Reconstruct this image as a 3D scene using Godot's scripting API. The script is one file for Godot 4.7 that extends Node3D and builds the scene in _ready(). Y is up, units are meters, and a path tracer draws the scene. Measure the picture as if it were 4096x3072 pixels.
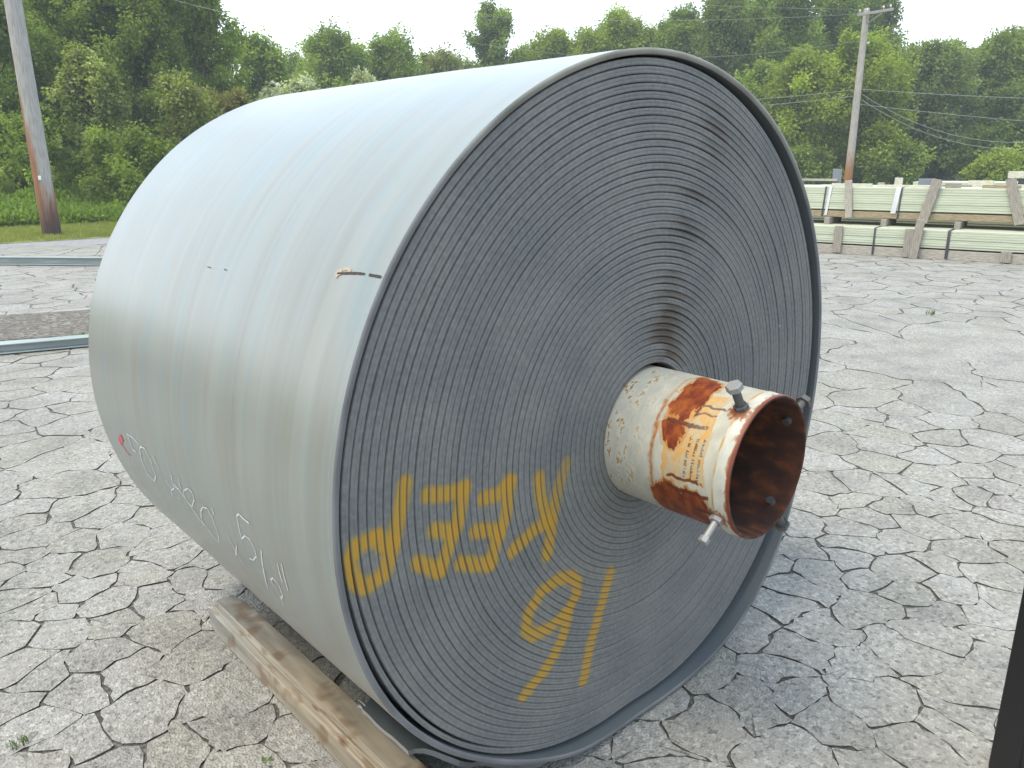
extends Node3D
# A big coil of grey conveyor belt on a cracked yard, wrapped bundles behind it, trees around.

const FC := Vector3(0.401, 0.984, -2.151)      # centre of the coil's near face
const AX := Vector3(0.6775, 0.0, 0.7355)       # the coil's axis, towards the viewer
const E1 := Vector3(0.7355, 0.0, -0.6775)      # sideways in the face
const COIL_L := 1.72
const WRAPS := 42
const R0 := 0.2
var E_COIL := [[-180, 1.030], [-173, 1.029], [-160, 1.025], [-146, 1.016], [-131, 0.999], [-120, 0.983], [-112, 0.970], [-102, 0.952], [-92, 0.938], [-81, 0.955], [-70, 0.975], [-58, 0.985], [-48, 0.985], [-30, 0.985], [0, 0.988], [22, 0.990], [42, 0.993], [55, 0.997], [65, 1.001], [76, 1.008], [85, 1.014], [95, 1.017], [108, 1.016], [140, 1.020]]
var E_OUT := [[-180, 1.053], [-165, 1.054], [-153, 1.049], [-142, 1.036], [-131, 1.021], [-117, 1.006], [-108, 0.998], [-102, 0.985], [-92, 0.972], [-82, 0.988], [-73, 1.016], [-65, 1.042], [-57, 1.060], [-48, 1.062], [-30, 1.052], [0, 1.046], [27, 1.046], [50, 1.047], [72, 1.040], [95, 1.038], [108, 1.036], [130, 1.040], [150, 1.047]]
var rng := RandomNumberGenerator.new()
var M := {}
var wave := FastNoiseLite.new()

# ------------------------------------------------------------------ helpers
func rnd(a: float, b: float) -> float:
	return rng.randf_range(a, b)

func st_new() -> SurfaceTool:
	var s := SurfaceTool.new()
	s.begin(Mesh.PRIMITIVE_TRIANGLES)
	return s

func commit(s: SurfaceTool) -> ArrayMesh:
	s.generate_normals()
	return s.commit()

func put(called: String, mesh: Mesh, mat: Material, parent: Node = self) -> MeshInstance3D:
	var o := MeshInstance3D.new()
	o.name = called
	o.mesh = mesh
	o.material_override = mat
	parent.add_child(o, true)
	return o

func thing(called: String, label: String, category: String, at := Vector3.ZERO, turn := 0.0, group := "") -> Node3D:
	var o := Node3D.new()
	o.name = called
	add_child(o, true)
	o.position = at
	o.rotation.y = turn
	tag(o, label, category, group)
	return o

func tag(o: Node, label: String, category: String, group := "") -> void:
	o.set_meta("label", label)
	o.set_meta("category", category)
	if group != "":
		o.set_meta("group", group)

# a, b, c, d run counter-clockwise seen from outside
func quad(s: SurfaceTool, a: Vector3, b: Vector3, c: Vector3, d: Vector3) -> void:
	for v in [a, c, b, a, d, c]:
		s.add_vertex(v)

func tri(s: SurfaceTool, a: Vector3, b: Vector3, c: Vector3) -> void:
	for v in [a, c, b]:
		s.add_vertex(v)

# box with chamfered edges
func bevel_box(s: SurfaceTool, c: Vector3, size: Vector3, bev := 0.006, basis := Basis()) -> void:
	var h := size * 0.5
	s.set_smooth_group(-1)
	var ax := [Vector3.RIGHT, Vector3.UP, Vector3.BACK]
	var P := func(sx: float, sy: float, sz: float, which: int) -> Vector3:
		var v := Vector3(sx * (h.x - (0.0 if which == 0 else bev)), sy * (h.y - (0.0 if which == 1 else bev)), sz * (h.z - (0.0 if which == 2 else bev)))
		return c + basis * v
	# faces
	for k in 3:
		for sg in [-1.0, 1.0]:
			var q := []
			for uv in [[-1.0, -1.0], [1.0, -1.0], [1.0, 1.0], [-1.0, 1.0]]:
				var e := [0.0, 0.0, 0.0]
				e[k] = sg
				e[(k + 1) % 3] = uv[0]
				e[(k + 2) % 3] = uv[1]
				q.append(P.call(e[0], e[1], e[2], k))
			if sg > 0: quad(s, q[0], q[1], q[2], q[3])
			else: quad(s, q[3], q[2], q[1], q[0])
	# edges
	for k in 3:
		var i := (k + 1) % 3
		var j := (k + 2) % 3
		for si in [-1.0, 1.0]:
			for sj in [-1.0, 1.0]:
				var e0 := [0.0, 0.0, 0.0]
				e0[i] = si
				e0[j] = sj
				var e1 := e0.duplicate()
				e0[k] = -1.0
				e1[k] = 1.0
				var a: Vector3 = P.call(e0[0], e0[1], e0[2], i)
				var b: Vector3 = P.call(e0[0], e0[1], e0[2], j)
				var d: Vector3 = P.call(e1[0], e1[1], e1[2], i)
				var f: Vector3 = P.call(e1[0], e1[1], e1[2], j)
				if si * sj > 0: quad(s, a, b, f, d)
				else: quad(s, b, a, d, f)
	# corners
	for sx in [-1.0, 1.0]:
		for sy in [-1.0, 1.0]:
			for sz in [-1.0, 1.0]:
				var a: Vector3 = P.call(sx, sy, sz, 0)
				var b: Vector3 = P.call(sx, sy, sz, 1)
				var d: Vector3 = P.call(sx, sy, sz, 2)
				if sx * sy * sz > 0: tri(s, a, b, d)
				else: tri(s, a, d, b)

func box_mesh(size: Vector3, bev := 0.006) -> ArrayMesh:
	var s := st_new()
	bevel_box(s, Vector3.ZERO, size, bev)
	return commit(s)

# rows[i][j] -> quads; the outside lies so that (row i, j) (i, j+1) (i+1, j+1) runs counter-clockwise
func grid(s: SurfaceTool, rows: Array, closed := false, colors: Array = [], uvs: Array = []) -> void:
	s.set_smooth_group(0)
	for i in rows.size() - 1:
		var n: int = rows[i].size()
		for j in (n if closed else n - 1):
			var j2 := (j + 1) % n
			for t in [[i, j], [i + 1, j2], [i, j2], [i, j], [i + 1, j], [i + 1, j2]]:
				if colors: s.set_color(colors[t[0]][t[1]])
				if uvs: s.set_uv(uvs[t[0]][t[1]])
				s.add_vertex(rows[t[0]][t[1]])

# tube along points with radii; outside faces out
func tube(s: SurfaceTool, pts: Array, radii: Array, sides := 7, cap := true, colors: Array = []) -> void:
	var rows := []
	var cols := []
	var up := Vector3.UP
	for i in pts.size():
		var d: Vector3 = (pts[mini(i + 1, pts.size() - 1)] - pts[maxi(i - 1, 0)]).normalized()
		if absf(d.dot(up)) > 0.95: up = Vector3.RIGHT
		var u := d.cross(up).normalized()
		var v := u.cross(d)
		up = v
		var row := []
		var cr := []
		for k in sides:
			var a := TAU * k / sides
			row.append(pts[i] + (u * cos(a) + v * sin(a)) * radii[i])
			if colors: cr.append(colors[i])
		rows.append(row)
		if colors: cols.append(cr)
	grid(s, rows, true, cols)
	if cap:
		s.set_smooth_group(1)
		for e in [0, pts.size() - 1]:
			for k in sides:
				var k2 := (k + 1) % sides
				if colors: s.set_color(colors[e])
				if e == 0: tri(s, pts[e], rows[e][k], rows[e][k2])
				else: tri(s, pts[e], rows[e][k2], rows[e][k])
	s.set_smooth_group(0)

func lin(r: float, g: float, b: float) -> Color:
	return Color(r, g, b).linear_to_srgb()

func mat(called: String, c: Color, rough := 0.8, metal := 0.0) -> StandardMaterial3D:
	var m := StandardMaterial3D.new()
	m.resource_name = called
	m.albedo_color = c
	m.roughness = rough
	m.metallic = metal
	M[called] = m
	return m

func noise(kind: int, freq: float, seed_: int, oct := 4) -> FastNoiseLite:
	var n := FastNoiseLite.new()
	n.noise_type = kind
	n.frequency = freq
	n.seed = seed_
	n.fractal_octaves = oct
	return n

func noise_tex(n: FastNoiseLite, size: int, ramp: Gradient = null, normalize := true) -> NoiseTexture2D:
	var t := NoiseTexture2D.new()
	t.width = size
	t.height = size
	t.seamless = true
	t.normalize = normalize
	t.noise = n
	if ramp: t.color_ramp = ramp
	return t

func ramp(stops: Array) -> Gradient:
	var g := Gradient.new()
	var off := PackedFloat32Array()
	var col := PackedColorArray()
	for q in stops:
		off.append(q[0])
		col.append(q[1])
	g.offsets = off
	g.colors = col
	return g

func lut(t: Array, deg: float) -> float:
	deg = wrapf(deg, -180.0, 180.0)
	var n := t.size()
	var i := n - 1
	for k in n:
		if t[k][0] > deg: break
		i = k
	var g := func(k: int) -> Vector2:
		var kk := posmod(k, n)
		return Vector2(t[kk][0] + 360.0 * floorf(float(k) / n), t[kk][1])
	var p0: Vector2 = g.call(i - 1)
	var p1: Vector2 = g.call(i)
	var p2: Vector2 = g.call(i + 1)
	var p3: Vector2 = g.call(i + 2)
	var x := (deg - p1.x) / (p2.x - p1.x)
	var m1 := (p2.y - p0.y) / (p2.x - p0.x) * (p2.x - p1.x)
	var m2 := (p3.y - p1.y) / (p3.x - p1.x) * (p2.x - p1.x)
	var x2 := x * x
	var x3 := x2 * x
	return (2 * x3 - 3 * x2 + 1) * p1.y + (x3 - 2 * x2 + x) * m1 + (3 * x2 - 2 * x3) * p2.y + (x3 - x2) * m2

func seg_dist(p: Vector2, a: Vector2, b: Vector2) -> float:
	var ab := b - a
	var t := clampf((p - a).dot(ab) / maxf(ab.length_squared(), 1e-9), 0.0, 1.0)
	return p.distance_to(a + ab * t)

# ------------------------------------------------------------------ start
func _ready() -> void:
	rng.seed = 20240611
	wave.seed = 5
	wave.frequency = 0.02
	# camera
	var cam := Camera3D.new()
	cam.name = "camera"
	cam.fov = 52.894
	cam.near = 0.05
	cam.far = 400.0
	var pitch := 0.279576
	var roll := -0.006581
	var fwd := Vector3(0, -sin(pitch), -cos(pitch))
	var up0 := Vector3(0, cos(pitch), -sin(pitch))
	var right := Vector3.RIGHT * cos(roll) + up0 * sin(roll)
	var up1 := up0 * cos(roll) - Vector3.RIGHT * sin(roll)
	cam.transform = Transform3D(Basis(right, up1, -fwd), Vector3(0, 1.7436, 0))
	add_child(cam)
	# sky, air and exposure
	var env := Environment.new()
	env.background_mode = Environment.BG_SKY
	var sky := Sky.new()
	var sm := ProceduralSkyMaterial.new()
	sm.sky_top_color = Color(0.75, 0.83, 0.92)
	sm.sky_horizon_color = Color(0.95, 0.97, 0.98)
	sm.sky_curve = 0.16
	sm.sky_energy_multiplier = 1.0
	sm.ground_bottom_color = Color(0.35, 0.36, 0.34)
	sm.ground_horizon_color = Color(0.6, 0.62, 0.6)
	sm.sun_angle_max = 1.0
	sky.sky_material = sm
	env.sky = sky
	env.tonemap_mode = Environment.TONE_MAPPER_LINEAR
	env.tonemap_exposure = 2.55
	env.fog_enabled = true
	env.fog_density = 0.0015
	env.fog_light_color = Color(0.86, 0.90, 0.92)
	env.sdfgi_enabled = true
	env.ssao_enabled = true
	env.ssil_enabled = true
	var we := WorldEnvironment.new()
	we.name = "world_environment"
	we.environment = env
	add_child(we)
	var sun := DirectionalLight3D.new()
	sun.name = "sun"
	sun.light_energy = 0.5
	sun.light_color = Color(1.0, 0.965, 0.9)
	sun.light_angular_distance = 24.0
	sun.shadow_enabled = true
	add_child(sun)
	sun.look_at_from_position(Vector3.ZERO, Vector3(0.42, -1.0, -0.22), Vector3.FORWARD)
	materials()
	setting()
	coil()
	core_pipe()
	chock()
	tail_flap()
	beams()
	stacks()
	poles_and_wires()
	trees()
	verge()
	near_post()
	small_plants()
	# everything but the leaves is a little darker than the textures' own range
	for k in M:
		if k != "leaf":
			var c: Color = (M[k] as StandardMaterial3D).albedo_color.srgb_to_linear() * 0.82
			(M[k] as StandardMaterial3D).albedo_color = Color(c.r, c.g, c.b).linear_to_srgb()

# ------------------------------------------------------------------ materials
func materials() -> void:
	# weathered concrete-like asphalt with aggregate showing
	var m := mat("pavement", Color.WHITE, 0.92)
	m.vertex_color_use_as_albedo = true
	var grain := noise(FastNoiseLite.TYPE_CELLULAR, 0.085, 11, 2)
	grain.cellular_return_type = FastNoiseLite.RETURN_CELL_VALUE
	m.albedo_texture = noise_tex(grain, 1024, ramp([[0.0, lin(0.17, 0.163, 0.15)], [0.3, lin(0.33, 0.32, 0.297)], [0.7, lin(0.39, 0.38, 0.355)], [1.0, lin(0.56, 0.545, 0.515)]]))
	m.uv1_triplanar = true
	m.uv1_world_triplanar = true
	m.uv1_scale = Vector3.ONE * 0.8
	m.heightmap_enabled = true
	m.heightmap_scale = 0.5
	var bumpn := noise(FastNoiseLite.TYPE_SIMPLEX, 0.09, 12, 4)
	m.heightmap_texture = noise_tex(bumpn, 1024)
	m.detail_enabled = true
	m.detail_blend_mode = BaseMaterial3D.BLEND_MODE_MUL
	m.detail_uv_layer = BaseMaterial3D.DETAIL_UV_2
	m.uv2_triplanar = true
	m.uv2_world_triplanar = true
	m.uv2_scale = Vector3.ONE * 0.23
	m.detail_albedo = noise_tex(noise(FastNoiseLite.TYPE_SIMPLEX, 0.012, 13, 5), 512, ramp([[0.0, Color(0.84, 0.84, 0.83)], [0.45, Color(0.95, 0.94, 0.92)], [1.0, Color(1.0, 1.0, 1.0)]]))
	var d := mat("crack_dirt", Color.WHITE, 0.98)
	d.albedo_texture = noise_tex(noise(FastNoiseLite.TYPE_SIMPLEX, 0.06, 14, 5), 512, ramp([[0.0, lin(0.05, 0.045, 0.04)], [0.55, lin(0.105, 0.097, 0.085)], [1.0, lin(0.24, 0.225, 0.20)]]))
	d.uv1_triplanar = true
	d.uv1_world_triplanar = true
	d.uv1_scale = Vector3.ONE * 1.1
	d.heightmap_enabled = true
	d.heightmap_scale = 1.0
	d.heightmap_texture = d.albedo_texture
	var g := mat("gravel", Color.WHITE, 0.97)
	var gn := noise(FastNoiseLite.TYPE_CELLULAR, 0.06, 15, 3)
	gn.cellular_return_type = FastNoiseLite.RETURN_CELL_VALUE
	g.albedo_texture = noise_tex(gn, 512, ramp([[0.0, lin(0.06, 0.05, 0.04)], [0.6, lin(0.16, 0.14, 0.115)], [1.0, lin(0.36, 0.33, 0.28)]]))
	g.uv1_triplanar = true
	g.uv1_world_triplanar = true
	g.uv1_scale = Vector3.ONE * 0.9
	var rd := mat("road", Color.WHITE, 0.95)
	rd.albedo_texture = noise_tex(noise(FastNoiseLite.TYPE_SIMPLEX, 0.03, 16, 5), 512, ramp([[0.0, lin(0.21, 0.20, 0.20)], [1.0, lin(0.36, 0.35, 0.35)]]))
	rd.uv1_triplanar = true
	rd.uv1_world_triplanar = true
	rd.uv1_scale = Vector3.ONE * 0.35
	var lw := mat("lawn", Color.WHITE, 0.95)
	lw.albedo_texture = noise_tex(noise(FastNoiseLite.TYPE_SIMPLEX, 0.05, 17, 5), 512, ramp([[0.0, lin(0.14, 0.165, 0.045)], [0.5, lin(0.22, 0.24, 0.075)], [1.0, lin(0.33, 0.33, 0.13)]]))
	lw.uv1_triplanar = true
	lw.uv1_world_triplanar = true
	lw.uv1_scale = Vector3.ONE * 0.3
	var ff := mat("forest_floor", lin(0.035, 0.032, 0.018), 1.0)
	ff.roughness = 1.0
	# wood: grain along the piece's own x axis
	for w in [["wood_pale", [0.36, 0.32, 0.265], [0.56, 0.51, 0.43]], ["wood_grey", [0.28, 0.245, 0.20], [0.45, 0.405, 0.345]], ["wood_tan", [0.28, 0.215, 0.13], [0.47, 0.385, 0.25]], ["wood_cream", [0.55, 0.52, 0.42], [0.72, 0.69, 0.58]]]:
		var wm := mat(w[0], Color.WHITE, 0.85)
		var a: Array = w[1]
		var b: Array = w[2]
		wm.albedo_texture = noise_tex(noise(FastNoiseLite.TYPE_SIMPLEX, 0.02, 21 + M.size(), 5), 512, ramp([[0.0, lin(a[0] * 0.7, a[1] * 0.68, a[2] * 0.65)], [0.35, lin(a[0], a[1], a[2])], [1.0, lin(b[0], b[1], b[2])]]))
		wm.uv1_triplanar = true
		wm.uv1_scale = Vector3(0.5, 5.0, 5.0)
		wm.heightmap_enabled = true
		wm.heightmap_scale = 0.25
		wm.heightmap_texture = wm.albedo_texture
	var pm := mat("panel_green", Color.WHITE, 0.55)
	pm.albedo_texture = noise_tex(noise(FastNoiseLite.TYPE_SIMPLEX, 0.02, 31, 4), 256, ramp([[0.0, lin(0.50, 0.53, 0.39)], [1.0, lin(0.60, 0.625, 0.47)]]))
	pm.vertex_color_use_as_albedo = true
	pm.uv1_triplanar = true
	pm.uv1_scale = Vector3(0.3, 3.0, 3.0)
	mat("strap_dark", lin(0.035, 0.035, 0.04), 0.5)
	mat("strap_white", lin(0.62, 0.61, 0.60), 0.5)
	mat("wire", lin(0.30, 0.32, 0.28), 0.6)
	mat("bolt_steel", lin(0.13, 0.125, 0.12), 0.6, 0.4)
	mat("bolt_bright", lin(0.34, 0.335, 0.32), 0.5, 0.4)
	mat("porcelain", lin(0.72, 0.70, 0.68), 0.3)
	mat("black_steel", lin(0.011, 0.0095, 0.010), 0.6)
	mat("grey_steel", lin(0.19, 0.20, 0.225), 0.6)
	var bm := mat("beam_grey", Color.WHITE, 0.45)
	bm.albedo_texture = noise_tex(noise(FastNoiseLite.TYPE_SIMPLEX, 0.02, 33, 4), 256, ramp([[0.0, lin(0.27, 0.315, 0.30)], [1.0, lin(0.40, 0.45, 0.43)]]))
	bm.uv1_triplanar = true
	bm.uv1_scale = Vector3(0.2, 2.0, 2.0)
	var pw := mat("pole_wood", Color.WHITE, 0.9)
	pw.vertex_color_use_as_albedo = true
	pw.albedo_texture = noise_tex(noise(FastNoiseLite.TYPE_SIMPLEX, 0.02, 34, 5), 512, ramp([[0.0, Color(0.72, 0.71, 0.70)], [0.5, Color(0.92, 0.91, 0.9)], [1.0, Color(1, 1, 1)]]))
	pw.uv1_triplanar = true
	pw.uv1_scale = Vector3(3.0, 0.18, 3.0)
	var bk := mat("bark", lin(0.12, 0.095, 0.07), 0.95)
	bk.roughness = 0.95
	var lf := mat("leaf", Color.WHITE, 0.55)
	lf.vertex_color_use_as_albedo = true
	lf.backlight_enabled = true
	lf.backlight = Color(0.95, 1.0, 0.55)
	lf.cull_mode = BaseMaterial3D.CULL_DISABLED
	lf.metallic_specular = 0.35

# ------------------------------------------------------------------ ground
func inset_polygon(seed_at: Vector2, near: Array, reach: float) -> PackedVector2Array:
	var poly := PackedVector2Array([seed_at + Vector2(-reach, -reach), seed_at + Vector2(reach, -reach), seed_at + Vector2(reach, reach), seed_at + Vector2(-reach, reach)])
	for q in near:
		var o: Vector2 = q
		var d := o - seed_at
		var l := d.length()
		if l < 0.001: continue
		var n := d / l
		# width of the crack between these two, the same from both sides
		var key := absf(sin((seed_at.x + o.x) * 12.9898 + (seed_at.y + o.y) * 78.233) * 43758.5453)
		key -= floorf(key)
		var zone := wave.get_noise_2d((seed_at.x + o.x) * 14.0, (seed_at.y + o.y) * 14.0)
		var gap := (0.0019 + 0.0013 * key * key + maxf(0.0, zone) * 0.0016) * (1.0 + 0.17 * -seed_at.y)
		var lim := l * 0.5 - gap
		var res := PackedVector2Array()
		var cnt := poly.size()
		for i in cnt:
			var a := poly[i]
			var b := poly[(i + 1) % cnt]
			var da := (a - seed_at).dot(n) - lim
			var db := (b - seed_at).dot(n) - lim
			if da <= 0: res.append(a)
			if (da < 0) != (db < 0) and da != db: res.append(a + (b - a) * (da / (da - db)))
		poly = res
		if poly.size() < 3: break
	return poly

func piece_mesh(poly: PackedVector2Array, warp: FastNoiseLite, fine: FastNoiseLite, step: float, tone: Color) -> ArrayMesh:
	# subdivide the outline, roughen it, round the rim
	var pts: Array[Vector2] = []
	var n := poly.size()
	# cut the corners a little
	var cut := PackedVector2Array()
	for i in n:
		var p := poly[i]
		var a := poly[(i + n - 1) % n]
		var b := poly[(i + 1) % n]
		var k := minf(0.12, 0.007 / maxf(0.03, minf(p.distance_to(a), p.distance_to(b))))
		cut.append(p.lerp(a, k))
		cut.append(p.lerp(b, k))
	n = cut.size()
	for i in n:
		var a := cut[i]
		var b := cut[(i + 1) % n]
		var cnt := maxi(1, int(a.distance_to(b) / step))
		for k in cnt:
			pts.append(a.lerp(b, float(k) / cnt))
	for i in pts.size():
		var p := pts[i]
		var f := minf(1.0, step / 0.03)
		pts[i] = p + Vector2(warp.get_noise_2d(p.x, p.y), warp.get_noise_2d(p.x + 50.0, p.y + 9.0)) * 0.055 + Vector2(fine.get_noise_2d(p.x, p.y), fine.get_noise_2d(p.x + 31.0, p.y)) * 0.011
	var c := Vector2.ZERO
	for p in pts: c += p
	c /= pts.size()
	var tx := rnd(-0.002, 0.002)
	var tz := rnd(-0.002, 0.002)
	var y0 := rnd(-0.0007, 0.0007)
	var H := func(p: Vector2) -> float: return y0 + (p.x - c.x) * tx + (p.y - c.y) * tz
	var s := st_new()
	s.set_color(tone)
	s.set_smooth_group(0)
	var m := pts.size()
	for i in m:
		var a := pts[i]
		var b := pts[(i + 1) % m]
		var A := Vector3(a.x, H.call(a), a.y)
		var B := Vector3(b.x, H.call(b), b.y)
		var C := Vector3(c.x, H.call(c), c.y)
		# the outline runs clockwise seen from above in x, z when it runs counter-clockwise in (x, y)
		if (a - c).cross(b - c) <= 0.0: continue
		s.set_smooth_group(0)
		tri(s, C, B, A)
		s.set_smooth_group(1)
		s.set_color(tone * Color(0.34, 0.32, 0.29))
		quad(s, A, B, B + Vector3(0, -0.034, 0), A + Vector3(0, -0.034, 0))
		s.set_color(tone)
	return commit(s)

func sheet(called: String, pts: Array, y: float, m: Material) -> MeshInstance3D:
	var s := st_new()
	s.set_color(Color.WHITE)
	for i in range(1, pts.size() - 1):
		tri(s, Vector3(pts[0].x, y, pts[0].y), Vector3(pts[i].x, y, pts[i].y), Vector3(pts[i + 1].x, y, pts[i + 1].y))
	var o := put(called, commit(s), m)
	o.set_meta("kind", "structure")
	return o

func setting() -> void:
	var V := func(x: float, z: float) -> Vector2: return Vector2(x, z)
	# far ground, all the way out
	sheet("ground", [Vector2(-250, 60), Vector2(250, 60), Vector2(250, -250), Vector2(-250, -250)], -0.07, M.forest_floor)
	# dirt that fills the cracks of the pavement
	sheet("crack_dirt", [Vector2(-14, 1.5), Vector2(14, 1.5), Vector2(14, -17), Vector2(-14, -17)], -0.0065, M.crack_dirt)
	# the yard around the cracked part
	var edge := 15.4
	sheet("yard", [Vector2(-60, 20), Vector2(-0.9, 20), Vector2(-0.9, -0.9), Vector2(-12.6, -edge), Vector2(-60, -edge)], -0.008, M.pavement)
	sheet("yard", [Vector2(-0.9, 20), Vector2(0.9, 20), Vector2(0.9, -0.9), Vector2(-0.9, -0.9)], -0.008, M.pavement)
	sheet("yard", [Vector2(60, 20), Vector2(60, -edge), Vector2(12.6, -edge), Vector2(0.9, -0.9), Vector2(0.9, 20)], -0.008, M.pavement)
	# verge frame
	var P := Vector2(-10.0, -19.6)
	var t := Vector2(0.78, -0.626)
	var n := Vector2(-0.626, -0.78)
	sheet("yard", [Vector2(-60, -edge), Vector2(60, -edge), Vector2(60, -90), P + t * 80 + n * -1.4, P - t * 26 + n * -1.4, Vector2(-60, -edge - 1)], -0.008, M.pavement)
	sheet("road", [P - t * 30 - n * 1.7, P + t * 80 - n * 1.7, P + t * 80 + n * 0.1, P - t * 30 + n * 0.1], -0.004, M.road)
	sheet("lawn", [P - t * 30, P + t * 80, P + t * 80 + n * 9, P - t * 30 + n * 9], 0.002, M.lawn)
	sheet("forest_floor", [P - t * 30 + n * 7, P + t * 90 + n * 7, P + t * 90 + n * 120, P - t * 30 + n * 120], 0.008, M.forest_floor)
	sheet("gravel_strip", [Vector2(-9.0, -6.6), Vector2(-0.8, -9.3), Vector2(-0.8, -11.3), Vector2(-5.4, -9.5), Vector2(-10.0, -7.9)], 0.006, M.gravel)
	# pieces of the cracked pavement
	var seeds: Array[Vector2] = []
	for q in [[-3.13,-4.52],[-2.79,-4.48],[-2.57,-3.93],[-2.62,-3.76],[-2.29,-3.76],[-2.10,-3.66],[-2.53,-3.54],[-2.34,-3.45],[-2.06,-3.33],[-1.94,-3.44],[-1.84,-3.61],[-1.69,-3.38],[-2.28,-3.18],[-2.19,-3.25],[-2.07,-3.20],[-1.92,-3.16],[-1.63,-3.07],[-1.57,-3.21],[-1.41,-3.02],[-1.42,-3.15],[-2.25,-3.05],[-2.13,-3.00],[-1.86,-2.95],[-2.04,-2.95],[-2.12,-2.89],[-2.10,-2.83],[-1.95,-2.77],[-1.83,-2.78],[-1.70,-2.79],[-1.48,-2.86],[-1.27,-3.05],[-1.99,-2.69],[-1.89,-2.69],[-1.76,-2.60],[-1.62,-2.68],[-1.35,-2.64],[-1.30,-2.82],[-1.94,-2.55],[-1.87,-2.49],[-1.80,-2.45],[-1.54,-2.48],[-1.17,-2.48],[-1.68,-2.37],[-1.39,-2.36],[-1.01,-2.27],[-1.81,-2.35],[-1.68,-2.18],[-1.51,-2.28],[-1.58,-2.09],[-1.23,-2.16],[-0.93,-2.04],[-1.37,-2.04],[-1.06,-1.96],[-1.18,-1.88],[-0.83,-1.93],[-1.41,-1.90]]:
		seeds.append(Vector2(q[0], q[1]))
	for q in [[1.79,-3.98],[2.21,-4.00],[2.65,-3.99],[1.64,-3.75],[1.83,-3.79],[2.01,-3.97],[1.99,-3.68],[2.16,-3.67],[2.33,-3.85],[2.48,-3.82],[2.57,-3.69],[1.49,-3.48],[1.81,-3.56],[2.04,-3.51],[2.24,-3.55],[1.66,-3.44],[2.48,-3.55],[2.42,-3.45],[1.84,-3.33],[1.61,-3.28],[1.37,-3.23],[1.27,-3.23],[2.09,-3.20],[1.53,-3.15],[1.73,-3.06],[1.92,-3.08],[1.34,-3.01],[1.57,-2.99],[2.06,-2.97],[1.65,-2.87],[1.82,-2.89],[1.22,-2.89],[1.12,-2.80],[1.42,-2.72],[1.68,-2.71],[1.99,-2.81],[1.59,-2.61],[1.89,-2.74],[1.80,-2.57],[1.45,-2.46],[1.51,-2.26],[1.06,-2.49],[1.18,-2.61],[1.21,-2.36],[1.49,-2.13],[1.37,-2.05],[1.03,-2.13],[1.25,-1.95],[1.21,-2.19],[0.94,-2.22],[0.87,-1.94],[1.06,-1.90],[1.79,-2.41],[0.94,-2.36]]:
		seeds.append(Vector2(q[0], q[1]))
	var cell := {}
	var put_cell := func(p: Vector2) -> void:
		var k := Vector2i(int(floorf(p.x)), int(floorf(p.y)))
		if not cell.has(k): cell[k] = []
		cell[k].append(p)
	var traced_all := seeds.duplicate()
	seeds.clear()
	for p in traced_all:
		var apart := true
		for q in seeds:
			if p.distance_to(q) < 0.115: apart = false
		if apart: seeds.append(p)
	for p in seeds: put_cell.call(p)
	var near_of := func(p: Vector2, r: int) -> Array:
		var got := []
		var k := Vector2i(int(floorf(p.x)), int(floorf(p.y)))
		for dx in range(-r, r + 1):
			for dz in range(-r, r + 1):
				if cell.has(k + Vector2i(dx, dz)): got.append_array(cell[k + Vector2i(dx, dz)])
		return got
	var traced := seeds.size()
	for i in 26000:
		var z := -sqrt(rnd(0.6, 16.2 * 16.2))
		if i < 5000: z = -rnd(0.8, 4.5)
		var x := rnd(-1, 1) * (-z * 0.8 + 0.4)
		var p := Vector2(x, z)
		var s := (0.185 + 0.022 * maxf(0.0, -z - 2.0)) * (1.0 + 0.45 * wave.get_noise_2d(x * 30.0 + 700.0, z * 30.0))
		if x > 2.6 and x < 6.0 and z < -5.3 and z > -8.6: s = 1.1
		if Vector2(x + 2.6, z + 4.6).length() < 0.75: s = 0.5
		var ok := true
		for q in near_of.call(p, 1):
			if p.distance_to(q) < s:
				ok = false
				break
		if ok:
			seeds.append(p)
			put_cell.call(p)
	var warp := noise(FastNoiseLite.TYPE_SIMPLEX, 2.6, 3, 3)
	var fine := noise(FastNoiseLite.TYPE_SIMPLEX, 24.0, 4, 2)
	var made := []
	# one step towards even cells
	for pass_ in 1:
		var moved: Array[Vector2] = []
		for p in seeds:
			var close := []
			for q in near_of.call(p, 1):
				if q != p: close.append(q)
			close.sort_custom(func(a, b): return a.distance_squared_to(p) < b.distance_squared_to(p))
			var poly := inset_polygon(p, close.slice(0, 16), 0.6)
			var c := Vector2.ZERO
			for v in poly: c += v
			moved.append(p.lerp(c / poly.size(), 0.55) if poly.size() > 2 and close.size() > 8 else p)
		seeds = moved
		cell.clear()
		for p in seeds: put_cell.call(p)
	for i in seeds.size():
		var p := seeds[i]
		var close := []
		for q in near_of.call(p, 1):
			if q != p: close.append(q)
		if close.size() < 9 or (p.x > 2.0 and p.x < 6.8 and p.y < -4.5 and p.y > -9.6):
			close = near_of.call(p, 3)
			close.erase(p)
		close.sort_custom(func(a, b): return a.distance_squared_to(p) < b.distance_squared_to(p))
		var poly := inset_polygon(p, close.slice(0, 26), 1.5)
		if poly.size() < 3: continue
		var area := 0.0
		for k in poly.size():
			area += poly[k].cross(poly[(k + 1) % poly.size()]) * 0.5
		if absf(area) < 0.0009: continue
		var seen := absf(area) / maxf(0.5, pow(-p.y, 3.0))
		var ux := p.x / -p.y
		if absf(ux) > 0.66 or p.y > -1.93: seen *= 0.02
		# what the coil hides
		var rel := Vector3(p.x, 0, p.y) - FC
		var u := rel.dot(E1)
		var a2 := rel.dot(AX)
		if absf(u) < 0.6 and a2 < 0.0 and a2 > -COIL_L: seen *= 0.01
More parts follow.
